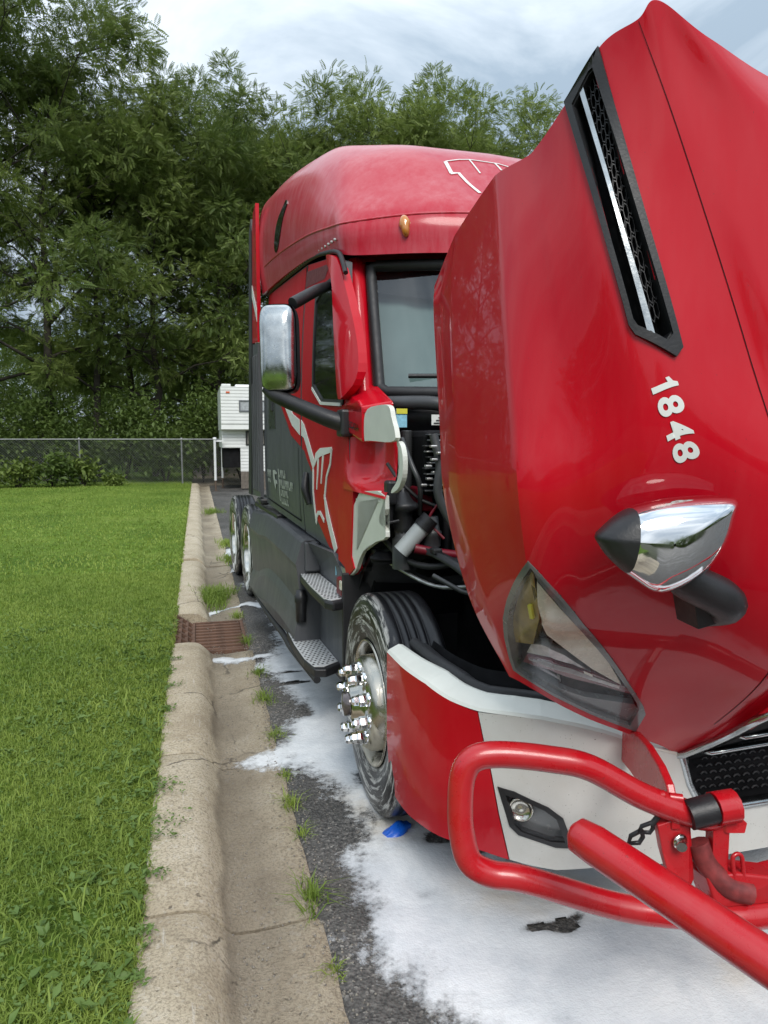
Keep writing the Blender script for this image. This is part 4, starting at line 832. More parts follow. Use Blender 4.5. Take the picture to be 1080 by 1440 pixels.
# small corner lamp under the panel
m = MB(); m.box((-1.16, .60, .86), (-1.06, .72, .96), 0, .012); q = m.build('corner_lamp', REDBOX, TR); m = MB(); m.box((-1.165, .59, .90), (-1.10, .64, .955), 0, .01); m.build('reflector', BEIGE, q)

# --- side fairing and steps
m = MB(); ST = [(1.40,1.065,.915,.58,.44,.40),(1.83,1.08,.925,.60,.45,.37),(2.2,1.09,.93,.61,.44,.345),(2.68,1.10,.93,.60,.40,.33),(3.03,1.085,.90,.54,.36,.32),(3.40,1.06,.89,.45,.34,.31),(3.74,1.045,.89,.42,.33,.30)]
rows = []
for y, zt, zc, zm, zl, zb in ST: rows.append([(-1.02, y, zt), (-1.19, y, zt + .004), (-1.215, y, zt - .012), (-1.258, y, zc), (-1.250, y, zc - .03), (-1.225, y, zm + .06), (-1.245, y, zm), (-1.272, y, zl), (-1.262, y, zb), (-1.05, y, zb)])
rows = [[cr([r_[k] for r_ in rows], t / 3) for k in range(10)] for t in range(19)]
m.grid(rows, 0, False); m.add(rows[0], [tuple(range(10))]); m.add(rows[-1], [tuple(range(10))]); SF = m.build('side_fairing', GREY, TR, bevel=.006)
m = MB(); m.box((-1.24, 3.05, 1.15), (-1.16, 3.2, 1.21), 0, .02); m.box((-1.20, 2.45, 1.09), (-1.05, 3.7, 1.13), 0, .01); m.build('fairing_bracket', BLACK, SF)
m = MB(); m.tube([(-1.23, 3.78, .29), (-1.245, 2.9, .29), (-1.262, 1.85, .33), (-1.275, 1.5, .34), (-1.25, .82, .34)], .022, 8, sub=4); m.build('rub_rail', RUBBER, SF)
m = MB(); m.box((-1.10, .60, .30), (-1.02, 1.50, 1.09), 0, .01); m.prism([(-1.10, .62, .87), (-1.10, 1.46, .87), (-1.195, 1.46, 1.06), (-1.13, .9, 1.06)], (.03, 0, 0)); m.box((-1.2, 1.36, .87), (-1.1, 1.47, 1.06), 0, .01); m.build('step_well', GREY, TR)
m = MB(); m.box((-1.112, .66, .90), (-1.108, .80, 1.0)); m.build('step_panel', ALU, TR)
decal('blue_sticker', .9, -1.118, -1.112, .93, .985, LBLUE, TR)
def step(z, outl, name):
    s_ = MB(); s_.prism([(x, y, z) for x, y in outl], (0, 0, -.05)); s_ = s_.build(name, BLACK, TR, bevel=.012)
    p = MB(); q = inset(outl, .9); p.prism([(x, y, z + .003) for x, y in q], (0, 0, -.01)); p.build('tread_plate', TREAD, s_)
    xs_ = [x for x, _ in q]; ys_ = [y for _, y in q]; b = MB()
    for i in range(6):
        for j in range(26):
            x = min(xs_) + (i + .5 + .5 * (j % 2)) / 6.5 * (max(xs_) - min(xs_)); y = min(ys_) + (j + .5) / 26 * (max(ys_) - min(ys_))
            if inside(inset(q, .94), x, y): b.add([(x - .006, y - .008, z + .0035), (x + .006, y - .008, z + .0035), (x + .006, y + .008, z + .0035), (x - .006, y + .008, z + .0035), (x, y, z + .0045)], [(0, 1, 4), (1, 2, 4), (2, 3, 4), (3, 0, 4)])
    tag(b.build('tread_hole_dots', DARK, s_), kind='stuff')  # dark points painted for the shaded holes of the tread plate
    return s_
step(.85, [(-1.215,1.56),(-1.10,1.56),(-1.10,.60),(-1.22,.55),(-1.25,.62),(-1.25,1.0),(-1.235,1.35)], 'upper_step')
step(.405, [(-1.25,1.80),(-1.09,1.80),(-1.09,.88),(-1.20,.80),(-1.265,.82),(-1.29,1.0),(-1.29,1.35),(-1.275,1.65)], 'lower_step')
m = MB(); m.lathe([(-.12, 0), (-.12, .034), (.0, .036), (.01, .042), (.05, .042), (.06, .034), (.085, .03), (.09, .0)], (-1.225, 1.40, .66), 'z', 16); m.build('step_light_canister', BLACK, TR)

# --- door mirror
MI = MB(); c = Vector((-1.43, .86, 2.205)); ux = Vector((.87, -.42, .0)).normalized() * .098; uz = Vector((.0, .02, .228)); un = ux.cross(uz).normalized() * -1
if un.y > 0: un = -un
rows = []
for q in (1.0, 1.0, .985, .95, .85, .65, .4, .15, .01):
    hgt = .0 if len(rows) == 0 else (1 - q ** 5) * .05 + .05
    rows.append([c + ux * (math.copysign(abs(math.cos(a)) ** .42, math.cos(a)) * q) + uz * (math.copysign(abs(math.sin(a)) ** .30, math.sin(a)) * q) + un * hgt for a in [2 * math.pi * k / 48 for k in range(48)]])
MI.grid(rows, 0, True, True); MI = MI.build('door_mirror', CHROME_WET, TR)
m = MB(); m.grid([[c + ux * (math.copysign(abs(math.cos(a)) ** .42, math.cos(a)) * q) + uz * (math.copysign(abs(math.sin(a)) ** .30, math.sin(a)) * q) + un * h for a in [2 * math.pi * k / 48 for k in range(48)]] for q, h in ((1.045, .03), (1.06, .0), (1.04, -.04), (.9, -.05), (.01, -.05))], 0, True, True); m.build('mirror_housing', BLACK, MI)
m = MB(); m.tube([(-1.13, .62, 1.80), (-1.22, .66, 1.83), (-1.36, .76, 1.90), (-1.46, .84, 1.955), (-1.51, .88, 1.995)], [.050, .047, .042, .040, .026], 12, sub=4); m.box((-1.165, .56, 1.73), (-1.10, .68, 1.875), 0, .015); m.build('lower_arm', BLACK, MI)
m = MB(); m.tube([(-1.10, 1.02, 2.60), (-1.20, .94, 2.55), (-1.36, .84, 2.45)], [.025, .032, .034], 10, sub=4); m.build('upper_arm', BLACK, MI)

# --- wheels
def wheel(name, steer, par=TR):
    W = empty(name); W.parent = par
    t = [(.03, .285), (.022, .293), (.010, .33), (.002, .38), (.0, .42), (.006, .462), (.016, .490), (.030, .502), (.040, .505)]
    for gx in (.075, .112, .150, .188): t += [(gx - .006, .505), (gx - .005, .492), (gx + .005, .492), (gx + .006, .505)]
    t += [(.235, .505), (.252, .498), (.268, .47), (.275, .42), (.268, .36), (.25, .293), (.245, .285)]
    m = MB(); m.lathe(t, (0, 0, 0), 'x', 72); m.build('tyre', TYRE, W)
    d = -.025 if steer else .12
    m = MB(); m.lathe([(.018, .290), (.010, .288), (.012, .280), (.030, .270), (.060, .262), (.13, .252), (.14, .243), (.135, .236), (.10, .230), (.0, .216), (d + .012, .207), (d, .196), (d, .0)] if steer else [(.018, .290), (.010, .288), (.012, .280), (.03, .27), (.20, .255), (.2, .2), (.16, .14), (.16, .0)], (0, 0, 0), 'x', 64); rim = m.build('rim', WHEEL if steer else STEEL, W)
    if steer:
        for k in range(10):
            a = 2 * math.pi * (k + .3) / 10; c = (d, .160 * math.cos(a), .160 * math.sin(a)); m = MB(); m.lathe([(.0, .032), (-.010, .032), (-.014, .026)], c, 'x', 18); m.lathe([(-.012, .0285), (-.044, .0275), (-.050, .023), (-.070, .0215), (-.080, .014), (-.082, .0)], c, 'x', 6, smooth=False); m.build('lug_nut_cover', CHROME, rim)
        for k in range(10):
            a = 2 * math.pi * (k + .8) / 10; m = MB(); r_ = .222; n_ = Vector((-.14, 1. * math.cos(a), 1. * math.sin(a))); c = Vector((.055, .222 * math.cos(a), .222 * math.sin(a))); tt = Vector((0, -math.sin(a), math.cos(a))); oo = n_.cross(tt).normalized()
            m.grid([[c + n_.normalized() * hh + tt * (math.cos(b) * .034 * q) + oo * (math.sin(b) * .020 * q) for b in [2 * math.pi * j / 16 for j in range(16)]] for q, hh in ((1.15, .004), (1.0, .008), (.9, .002), (.01, .002))], 0, True, True); m.build('hand_hole_disc', DARK, rim)  # black disc for the dark inside a hand hole; no opening is cut
    m = MB(); m.lathe([(d, .125), (d - .015, .12), (d - .02, .085), (d - .055, .08), (d - .06, .0)] if steer else [(.16, .15), (.10, .14), (.06, .12), (.05, .0)], (0, 0, 0), 'x', 32); hub = m.build('hub', STEEL if steer else BLACK, W)
    if steer: m = MB(); m.lathe([(d - .06, .055), (d - .085, .052), (d - .092, .0)], (0, 0, 0), 'x', 24); m.build('hub_cap', LAMPDARK, hub)
    return W
fw_ = wheel('front_wheel', True); fw_.location = (-1.2, 0, .5); fw_.rotation_euler = (0, 0, R(-2.))
o = copy_tree(fw_, TR); o.location = (1.2, 0, .5); o.rotation_euler = (0, 0, R(178)); o.name = 'front_wheel'
rw = wheel('drive_wheel', False); rw.location = (-1.17, 4.78, .5)
for y in (4.78, 6.08):
    for x, rz in ((-1.17, 0), (-.84, 0), (1.17, 180), (.84, 180)):
        if (x, y) == (-1.17, 4.78): continue
        o = copy_tree(rw, TR); o.location = (x, y, .5); o.rotation_euler = (0, 0, R(rz)); o.name = 'drive_wheel'
SUDS = simple('thick_suds', (.80, .81, .80), .5, var=.08, scale=20, bump=.4)
for y in (4.78, 6.08):
    m = MB(); rows = []
    for i in range(40):
        a = R(150 + 110 * i / 39); r_ = .40 + .03 * fbm(i * .3, y, 1., 3); rows.append([(-1.168 - .012 * math.sin(math.pi * j / 4) - .004, 4.78 * 0 + y + (r_ + (.02 + .03 * fbm(i * .22, 4, 1., 2)) * (j - 2)) * math.cos(a), .5 + (r_ + (.02 + .03 * fbm(i * .22, 4, 1., 2)) * (j - 2)) * math.sin(a)) for j in range(5)])
    m.grid(rows, 0, True); m.build('foam_streak', SUDS, TR)

# --- bumper
BU = empty('bumper'); BU.parent = TR
TOPB = [(0.05,.85),(.6,.846),(1.486,.838),(2.0,.815),(2.488,.80),(3.0,.80),(3.362,.795),(3.8,.775),(4.13,.752),(4.6,.705),(4.975,.663)]
def zt(s): 
    for (a, za), (b, zb) in zip(TOPB, TOPB[1:]):
        if a <= s <= b: return za + (zb - za) * (s - a) / (b - a)
    return .85 if s < 1 else .663
def zb_(s): return .245 + .05 * math.exp(-((s - 2.3) / 1.) ** 2)
sp_ = [2.488, 2.70, 2.96]; RL = [(.05,.255)] + [(s, zb_(s)) for s in (.4,.9,1.5,2.1,2.6)] + [(2.96,zb_(2.96)),(2.82,.45),(2.70,.592),(2.58,.70),(2.488,.795)] + [p for p in TOPB[::-1] if p[0] < 2.4]
panel('red_corner', RL, f_bump, .006, .04, RED, BU, .16)
FOG = [(2.828,.541),(3.059,.532),(3.478,.489),(3.656,.454),(3.794,.346),(3.574,.347),(3.111,.382),(2.994,.41)]
HOLE = [(4.37,.708),(4.593,.701),(4.715,.669),(4.69,.563),(4.541,.603)]
WP = [(2.975,zb_(2.975)),(2.835,.45),(2.715,.592),(2.595,.70),(2.50,.795)] + [p for p in TOPB if p[0] > 2.5] + [(4.99,.655),(5.20,.455),(5.22,.45),(6.0,.45)] + [(s, .27 if s > 4 else zb_(s)) for s in (6.0,5.4,4.8,4.2,3.6,3.3)]
bmw = flat2d([WP], (.045, .018))
panel_faces = [f for f in bmw.faces if inside(HOLE, *f.calc_center_median().xy[:]) or inside(inset(FOG, .93), *f.calc_center_median().xy[:])]
bmesh.ops.delete(bmw, geom=panel_faces, context='FACES')
lay(bmw, 'white_bumper_skin', f_bump, .004, .03, DWHITE, BU)
m = MB(); rows = []
for i in range(41):
    s = .05 + 4.92 * i / 40; z = zt(s); k = .045 + .03 * min(1, i / 12); rows.append([f_bump(s, z, .006), f_bump(s, z + .010, -.002), f_bump(s, z + .016 + .3 * k, -k), f_bump(s, z + .012 + .3 * k, -k - .02), f_bump(s, z - .05, -k - .02)])
m.grid(rows, 0, False); m.build('bumper_lip', CREAM, BU, bevel=.004)
m = MB()
for dz, dd in ((.03, -.11), (.005, -.15)): m.tube([f_bump(.1 + 4.2 * i / 14, zt(.1 + 4.2 * i / 14) + dz, dd) for i in range(15)], .024, 10)
m.build('rubber_seal', RUBBER, BU)
m = MB(); m.grid([[f_bump(.05 + 5.95 * i / 24, z, -.10 - k) for z, k in ((.88, .1), (.6, .0), (.24, .0), (.22, .2))] for i in range(25)]); m.mirror(); m.build('bumper_core', DARK, BU)
FG = panel('fog_lamp_bezel', ring2d(inset(FOG, 1.04), 0, inset(FOG, .80)), f_bump, .009, .05, BLACK, BU, 0); panel('fog_lamp_recess', FOG, f_bump, -.03, 0, LAMPGREY, FG, .15)
m = MB(); c = Vector(f_bump(3.13, .462, -.028)); n_ = (Vector(f_bump(3.13, .462, .02)) - c).normalized(); tt = Vector((0, 0, 1)).cross(n_).normalized(); uu = n_.cross(tt)
m.grid([[c + (tt * math.cos(b) + uu * math.sin(b)) * .038 * q + n_ * h for b in [2 * math.pi * j / 24 for j in range(24)]] for q, h in ((1.15, .0), (1.15, .012), (1., .014), (.9, .006), (.4, .002), (.01, .006))], 0, True, True); m.build('fog_lamp', STEEL, FG)
panel('fog_lamp_lens', FOG, f_bump, .004, 0, LENS, FG, .15)
panel('bracket_hole', HOLE, f_bump, -.06, 0, DARK, BU, .2)
panel('hole_wall', ring2d(inset(HOLE, 1.04), 0, inset(HOLE, .93)), f_bump, .005, .06, BLACK, BU, 0)
# lower grille between the bumper halves
LG = MB(); LG.grid([[f_bump(5.0 + .25 * i / 3, z, -.05) for z in (.455, .55, .665)] for i in range(4)]); LG.grid([[f_bump(5.2 + .8 * i / 5, z, -.055) for z in (.45, .55, .665)] for i in range(6)]); LG.mirror(); LG = LG.build('lower_grille', DARK, BU)
m = MB(); m.tube([f_bump(5.0, .66, .0), f_bump(5.08, .56, .0), f_bump(5.20, .47, .0)], .014, 8); m.tube([f_bump(5.20 + .8 * i / 5, .462, .008) for i in range(6)], .014, 8); m.build('grille_trim', CHROME_WET, LG)
m = MB()
m.grid([[f_bump(5.02 + .13 * i, .655 - .17 * j, -.005 - .04 * i) for i in range(2)] for j in range(2)]); m.build('grille_cheek', simple('grey_trim', (.28, .28, .27), .3, .6), LG)
for rr_ in range(7):
    for i in range(9):
        s = 5.20 + .085 * (i + .5 * (rr_ % 2)); z = .49 + .026 * rr_
        if s > 5.93: continue
        m = MB(); p, q = Vector(f_bump(s, z, -.03)), Vector(f_bump(s + .055, z, -.03)); m.tube([p + Vector((0, 0, .004)), p.lerp(q, .25) + Vector((0, 0, .011)), p.lerp(q, .75) + Vector((0, 0, .011)), q + Vector((0, 0, .004))], .0035, 4); m.build('honeycomb_cell', BLACK, LG)

# --- grille guard, its upper hoop folded down
GU = empty('grille_guard'); GU.parent = TR
pth = [(-.66,-1.59,.70),(-.711,-1.577,.69),(-.858,-1.523,.744),(-.994,-1.47,.822),(-1.10,-1.43,.845),(-1.225,-1.385,.856),(-1.295,-1.365,.845),(-1.325,-1.36,.80),(-1.335,-1.366,.72),(-1.333,-1.375,.64),(-1.315,-1.392,.565),(-1.26,-1.415,.532),(-1.171,-1.446,.517),(-.932,-1.532,.444),(-.75,-1.60,.425),(-.543,-1.66,.424),(0,-1.70,.424)]
m = MB(); m.tube(pth, .036, 16, sub=6); m.build('wing_loop', RED_BAR, GU)
m = MB(); m.tube([(-1.150,-1.625,.752),(-1.143,-1.638,.750),(-1.12,-1.68,.741),(-.95,-2.03,.66),(-.78,-2.36,.585),(-.6,-2.62,.53),(-.3,-2.76,.50),(.3,-2.76,.50),(.6,-2.62,.53),(.95,-2.03,.66),(1.13,-1.66,.745)], [.022, .042, .047, .047, .047, .047, .047, .047, .047, .047, .047], 20, sub=1); m.build('folded_hoop', RED_BAR, GU)
m = MB(); m.tube([(-.756,-1.581,.704),(-.688,-1.601,.722)], .040, 14); m.build('pivot_sleeve', BLACK, GU)
m = MB(); m.prism([(-.83,-1.55,.67),(-.745,-1.575,.70),(-.735,-1.59,.52),(-.76,-1.60,.50),(-.81,-1.585,.53),(-.82,-1.56,.60)], (.008, .03, 0)); m.build('pivot_plate', RED_BAR, GU, bevel=.003)
m = MB(); m.prism([(-.66,-1.615,.735),(-.60,-1.63,.68),(-.612,-1.635,.655),(-.66,-1.62,.655)], (-.012, .025, 0)); m.tube([(-.69,-1.60,.72),(-.63,-1.61,.725)], .045, 12); m.build('lock_ear', RED_BAR, GU, bevel=.003)
m = MB(); m.prism([(-.69,-1.60,.72),(-.64,-1.61,.73),(-.655,-1.625,.52),(-.70,-1.62,.50)], (.01, .04, 0)); m.build('pivot_plate', RED_BAR, GU, bevel=.003)
m = MB(); m.tube([(-.72,-1.58,.62),(-.70,-1.60,.56),(-.66,-1.63,.51),(-.60,-1.65,.49)], .030, 10, sub=4); m.build('swing_arm', simple('worn_red_steel', (.20, .03, .03), .55, var=.4, scale=30), GU)
m = MB(); m.prism([(-.72,-1.62,.54),(-.64,-1.64,.55),(-.52,-1.67,.53),(-.40,-1.68,.54),(-.40,-1.69,.46),(-.70,-1.64,.46)], (0, .08, 0)); m.build('base_bracket', RED_BAR, GU, bevel=.006)
m = MB(); m.tube([(-.643,-1.637,.53),(-.648,-1.632,.585),(-.640,-1.632,.598),(-.628,-1.634,.598),(-.620,-1.637,.585),(-.617,-1.642,.535)], .006, 8, sub=3); m.build('hook_ring', RED_BAR, GU)
m = MB(); m.tube([(-.79,-1.60,.628),(-.775,-1.575,.63)], .014, 12); m.lathe([(-.006, .0), (-.006, .022), (.0, .022), (.0, .0)], (-.778, -1.576, .63), 'y', 14); m.build('bolt', STEEL, GU)
a, b = Vector((-.66, -1.16, 0)), Vector((-.795, -1.56, 0)); d = (b - a).normalized(); nn = Vector((-d.y, d.x, 0)) * .024
m = MB(); m.prism([a.lerp(b, t) + Vector((0, 0, z)) for t, z in ((0, .76), (.25, .80), (.5, .805), (.75, .79), (.9, .765), (1.02, .70), (1.02, .66), (.6, .655), (.2, .66), (0, .655))], nn); m.build('mount_plate', RED_BAR, GU, bevel=.005)
m = MB()
for k in range(4): m.tube([(-.84 + .045 * k, -1.535 - .015 * k, .745 + .012 * (k % 2) - .012 * k), (-.81 + .045 * k, -1.55 - .015 * k, .755 - .012 * k)], .014, 8)
m.build('clamp_bolts', RED_BAR, GU)
m = MB(); m.tube([(-.835,-1.535,.672),(-.862,-1.525,.660),(-.868,-1.52,.642),(-.838,-1.53,.640),(-.832,-1.535,.655),(-.836,-1.535,.672)], .006, 8)
m.tube([(-.858,-1.52,.645),(-.885,-1.51,.628),(-.890,-1.508,.606),(-.860,-1.515,.606),(-.852,-1.52,.625),(-.858,-1.52,.645)], .0065, 8); m.tube([(-.82,-1.54,.69),(-.838,-1.535,.665)], .008, 8)
m.build('safety_clip', BLACK, GU)

# --- hood, tipped forward
VENT = [(-.02,4.955),(-.02,4.83),(.0,4.065),(1.633,4.079),(1.707,4.155),(1.995,4.894),(1.955,5.039)]
VIN = [(.075,4.74),(.06,4.64),(.085,4.196),(1.621,4.187),(1.679,4.249),(1.88,4.794),(1.858,4.921)]
HL = [(3.512,2.039),(3.774,1.744),(3.98,1.528),(4.198,1.321),(4.428,1.169),(4.713,1.031),(4.86,.99),(4.881,1.154),(4.906,1.776),(4.92,2.823),(4.941,4.383),(4.753,4.512),(4.688,4.434),(4.442,3.923),(4.068,3.051),(3.695,2.33)]
HL_IN = inset(HL, .93)
NU, NV = 110, 150
us = [5 * i / NU for i in range(NU + 1)]; vs = [VM * j / NV for j in range(NV + 1)]
gm = [[Vector(hood(u, v)) for v in vs] for u in us]
def rim_curl(u): return 0
V_, F_, M__ = [], [], []
nv = len(vs)
for i, u in enumerate(us):
    for j, v in enumerate(vs): V_.append(gm[i][j])
off = len(V_)
for i, u in enumerate(us):
    for j, v in enumerate(vs): V_.append(gm[i][j] - hood_n(u, v) * .022)
def cutout(u, v): return inside(inset(HL, .97), u, v) or inside(inset(VIN, 1.03), u, v)
SMs = []
for i in range(NU):
    for j in range(nv - 1):
        a, b, c, d = i * nv + j, i * nv + j + 1, (i + 1) * nv + j + 1, (i + 1) * nv + j
        if cutout((us[i] + us[i + 1]) / 2, (vs[j] + vs[j + 1]) / 2): continue
        F_.append((a, d, c, b)); M__.append(0); SMs.append(True); F_.append((a + off, b + off, c + off, d + off)); M__.append(1); SMs.append(True)
for i in range(NU): a, b = i * nv, (i + 1) * nv; F_.append((a, a + off, b + off, b)); M__.append(0); SMs.append(False)
for j in range(nv - 1):
    for i in (0, NU): a = i * nv + j; F_.append((a, a + 1, a + 1 + off, a + off)); M__.append(0); SMs.append(False)
m = MB(); m.v = [tuple(p) for p in V_]; m.f = F_; m.mi = M__; m.sm = SMs; m.mirror(); HO = m.build('hood', [RED, BLACK], TR, fix=False)
bm = bmesh.new(); bm.from_mesh(HO.data)
for e in bm.edges:
    if len(e.link_faces) == 2 and e.calc_face_angle() > R(28): e.smooth = False
bm.to_mesh(HO.data); bm.free()
panel('seam_line', [(.02 + 4.6 * i / 30, 5.992) for i in range(31)] + [(4.62 - 4.6 * i / 30, 6.010) for i in range(31)], f_hood, .0015, 0, DARK, HO, .12)
# side vent
VT = panel('vent_frame', ring2d(VENT, 0, VIN), f_hood, .010, .03, BLACK, HO, .15)
panel('vent_floor', inset(VIN, 1.05), f_hood, -.045, 0, DARK, VT, .12)
panel('vent_wall', ring2d(inset(VIN, 1.04), 0, inset(VIN, .985)), f_hood, .004, .055, BLACK, VT, .15)
panel('chrome_strip', [(.05,4.376),(.05,4.467),(1.007,4.496),(1.791,4.573),(1.752,4.418),(.973,4.411)], f_hood, .004, .03, CHROME_WET, VT, .15)
hexm = None
for r_ in range(17):
    for k in range(5):
        u, v = .12 + .098 * r_, 4.50 + .105 * (k + .5 * (r_ % 2))
        if not inside(inset(VIN, .97), u, v) or v < 4.48 + .05 * u: continue
        hx = [(u + .056 * math.cos(a), v + .060 * math.sin(a)) for a in [math.pi / 3 * q for q in range(6)]]
        panel('honeycomb_cell', ring2d(hx, .84), f_hood, -.014, .018, BLACK, VT, 0)
# fleet number
DIG = (('1', ((2.049,4.246),(2.134,4.283),(2.189,4.854),(2.106,4.829))), ('8', ((2.180,4.316),(2.346,4.389),(2.417,4.905),(2.253,4.864))), ('4', ((2.403,4.414),(2.582,4.498),(2.626,4.981),(2.467,4.942))), ('8', ((2.617,4.528),(2.799,4.616),(2.817,5.039),(2.664,4.992))))
for ch, (bl, br, tr_, tl) in DIG:
    bt = text_bm(ch, .030) if ch != '1' else flat2d([[(.42, 0), (1, 0), (1, 1), (.62, 1), (.47, .86), (.0, .76), (.0, .62), (.42, .66)]], 0); xs_ = [v.co.x for v in bt.verts]; ys_ = [v.co.y for v in bt.verts]; x0_, x1_, y0_, y1_ = min(xs_), max(xs_), min(ys_), max(ys_)
    for v in bt.verts:
        fx = (v.co.x - x0_) / (x1_ - x0_); fy = (v.co.y - y0_) / (y1_ - y0_)
        v.co = tuple((bl[k] * (1 - fx) + br[k] * fx) * (1 - fy) + (tl[k] * (1 - fx) + tr_[k] * fx) * fy for k in (0, 1)) + (0,)
    cut2d(bt, .05); lay(bt, 'fleet_digit', f_hood, .0025, 0, LETTER, HO, True)['label'] = 'white digit ' + ch
# headlamp
HB = panel('headlamp', ring2d(inset(HL, 1.005), 0, HL_IN), f_hood, .004, .05, LAMPGREY, HO, .12)
panel('lamp_housing', inset(HL, .99), f_hood, -.055, 0, LAMPDARK, HB, .12)
panel('turn_signal', [(3.622,2.016),(3.818,1.772),(4.011,1.558),(4.186,1.387),(4.375,1.286),(4.527,1.236),(4.468,1.638),(4.16,1.928),(3.715,2.074)], f_hood, -.020, .03, AMBER_DIM, HB, .1)
panel('signal_bulb', [(4.02,1.80),(4.16,1.78),(4.16,1.84),(4.02,1.86)], f_hood, -.012, .01, LYEL, HB, .1)
panel('main_reflector', [(3.767,2.115),(4.151,1.993),(4.244,1.991),(4.298,2.094),(4.51,3.177),(4.594,3.964),(4.423,3.621),(4.199,3.036),(4.001,2.583),(3.856,2.289)], f_hood, -.018, .035, BEIGE, HB, .1)
panel('upper_bezel', [(3.553,2.032),(3.693,2.122),(3.823,2.297),(4.011,2.652),(4.207,3.106),(4.431,3.697),(4.602,4.109),(4.706,4.418),(4.678,4.405),(4.445,3.881),(4.081,3.053),(3.716,2.324)], f_hood, -.008, .02, LAMPGREY, HB, .1)
panel('low_beam_trim', [(4.612,1.405),(4.48,1.586),(4.445,1.811),(4.46,2.466),(4.502,2.799),(4.555,3.17),(4.527,2.698),(4.549,1.937)], f_hood, -.022, .03, ALU, HB, .1)
panel('red_tinted_strip', [(4.63,1.408),(4.568,1.923),(4.551,3.216),(4.595,4.036),(4.647,4.261),(4.645,3.203),(4.682,1.852),(4.741,1.256)], f_hood, -.016, .03, simple('maroon_strip', (.13, .02, .03), .12, coat=.8), HB, .1)
for k in range(4): panel('strip_rib', band2d([(4.66 - .02 * k, 1.45 + .1 * k), (4.60 - .012 * k, 2.6), (4.615 - .006 * k, 3.9)], .006), f_hood, -.013, .004, ALU, HB, .15)
panel('lower_bezel', [(4.813,1.196),(4.825,1.827),(4.794,2.876),(4.72,4.291),(4.782,4.42),(4.905,4.337),(4.881,2.846),(4.866,1.803),(4.866,1.207)], f_hood, -.010, .02, LAMPGREY, HB, .12)
panel('product_sticker', [(4.535,2.95),(4.56,2.96),(4.575,3.18),(4.55,3.18)], f_hood, -.012, 0, LETTER, HB, 0)
panel('lamp_lens', inset(HL, .985), f_hood, .0035, 0, LENS, HB, .12)
# grille under the nose
GR = MB(); edge = [hood(5, 6 + 4 * i / 12) for i in range(13)]
GR.grid([[(e[0] * .97, e[1] + .02, e[2] - .01), ((e[0] * .9), e[1] * .5 - .60, e[2] * .5 + .31), (e[0] * .85, -1.16, .62)] for e in edge]); GR.mirror(); GR = GR.build('grille', DARK, HO)
m = MB(); m.tube([Vector(e) + Vector((.0, .004, -.012)) for e in edge] + [Vector((-e[0], e[1] + .004, e[2] - .012)) for e in edge[-2::-1]], .013, 8); m.build('grille_surround', CHROME_WET, GR)
for k in range(5):
    t = .12 + .17 * k; m = MB(); m.grid([[(x, -1.2 - .58 * t - d * .04, .66 + .52 * t + d * .012 - .02) for d in (0, 1)] for x in [(-.43 + .86 * i / 10) * (1 - .08 * k) for i in range(11)]]); m.build('grille_slat', CHROME_WET, GR, solid=.012)
# hood-mounted mirror
OUT = [(-1.154,-1.693,1.509),(-1.106,-1.704,1.551),(-1.048,-1.72,1.577),(-.948,-1.751,1.591),(-.849,-1.783,1.586),(-.847,-1.788,1.546),(-.874,-1.787,1.477),(-.93,-1.776,1.412),(-1.016,-1.752,1.374),(-1.077,-1.729,1.406),(-1.125,-1.709,1.449),(-1.148,-1.698,1.482)]
oc = [Vector(cr(OUT + OUT[:3], i / 4 + 1e-6)) for i in range(48)]
ce = Vector((-.985, -1.75, 1.49)); bd = Vector((-.62, -.76, .05)).normalized()
m = MB(); rows = [[ce + (p - ce) * .90 - bd * .045 for p in oc]]
for q, h in ((1., -.02), (1., .0), (.99, .028), (.955, .056), (.88, .080), (.76, .098), (.6, .110), (.4, .118), (.2, .121), (.02, .122)): rows.append([ce + (p - ce) * q + bd * h for p in oc])
m.grid(rows, 0, True, True); m.add(rows[0], [tuple(range(48))])
HM = m.build('hood_mirror', [CHROME, BLACK], HO)
bm = bmesh.new(); bm.from_mesh(HM.data); pc, pn = ce + Vector((-.128, 0, 0)), Vector((1, -.25, -.12)).normalized()
bmesh.ops.bisect_plane(bm, geom=bm.verts[:] + bm.edges[:] + bm.faces[:], plane_co=pc, plane_no=pn, dist=1e-6)
for f in bm.faces: f.material_index = 1 if (f.calc_center_median() - pc).dot(pn) < 0 else 0
bm.to_mesh(HM.data); bm.free()
m = MB(); m.tube([(-.985,-1.72,1.44),(-.92,-1.715,1.39),(-.83,-1.725,1.345),(-.79,-1.71,1.315),(-.79,-1.62,1.29)], [.03,.045,.048,.046,.05], 14, sub=4); m.prism([(-.88,-1.70,1.345),(-.76,-1.735,1.325),(-.765,-1.72,1.285),(-.85,-1.69,1.255)], (.02, .10, 0)); m.build('mirror_stalk', BLACK, HM, bevel=.004)
# --- the same fittings on the truck's other side
for o in [o for par in (BU, GU, HO) for o in list(par.children)]:
    if o.name.split('.')[0] in ('red_corner', 'white_bumper_skin', 'bumper_lip', 'rubber_seal', 'fog_lamp_bezel', 'bracket_hole', 'hole_wall', 'wing_loop', 'pivot_sleeve', 'pivot_plate', 'lock_ear', 'mount_plate', 'swing_arm', 'headlamp', 'vent_frame', 'hood_mirror', 'seam_line'):
        copy_tree(o, o.parent).scale = (-1, 1, 1)
for o in list(TR.children):
    if o.name.split('.')[0] in ('door_mirror', 'side_extender', 'side_fairing'): copy_tree(o, TR).scale = (-1, 1, 1)
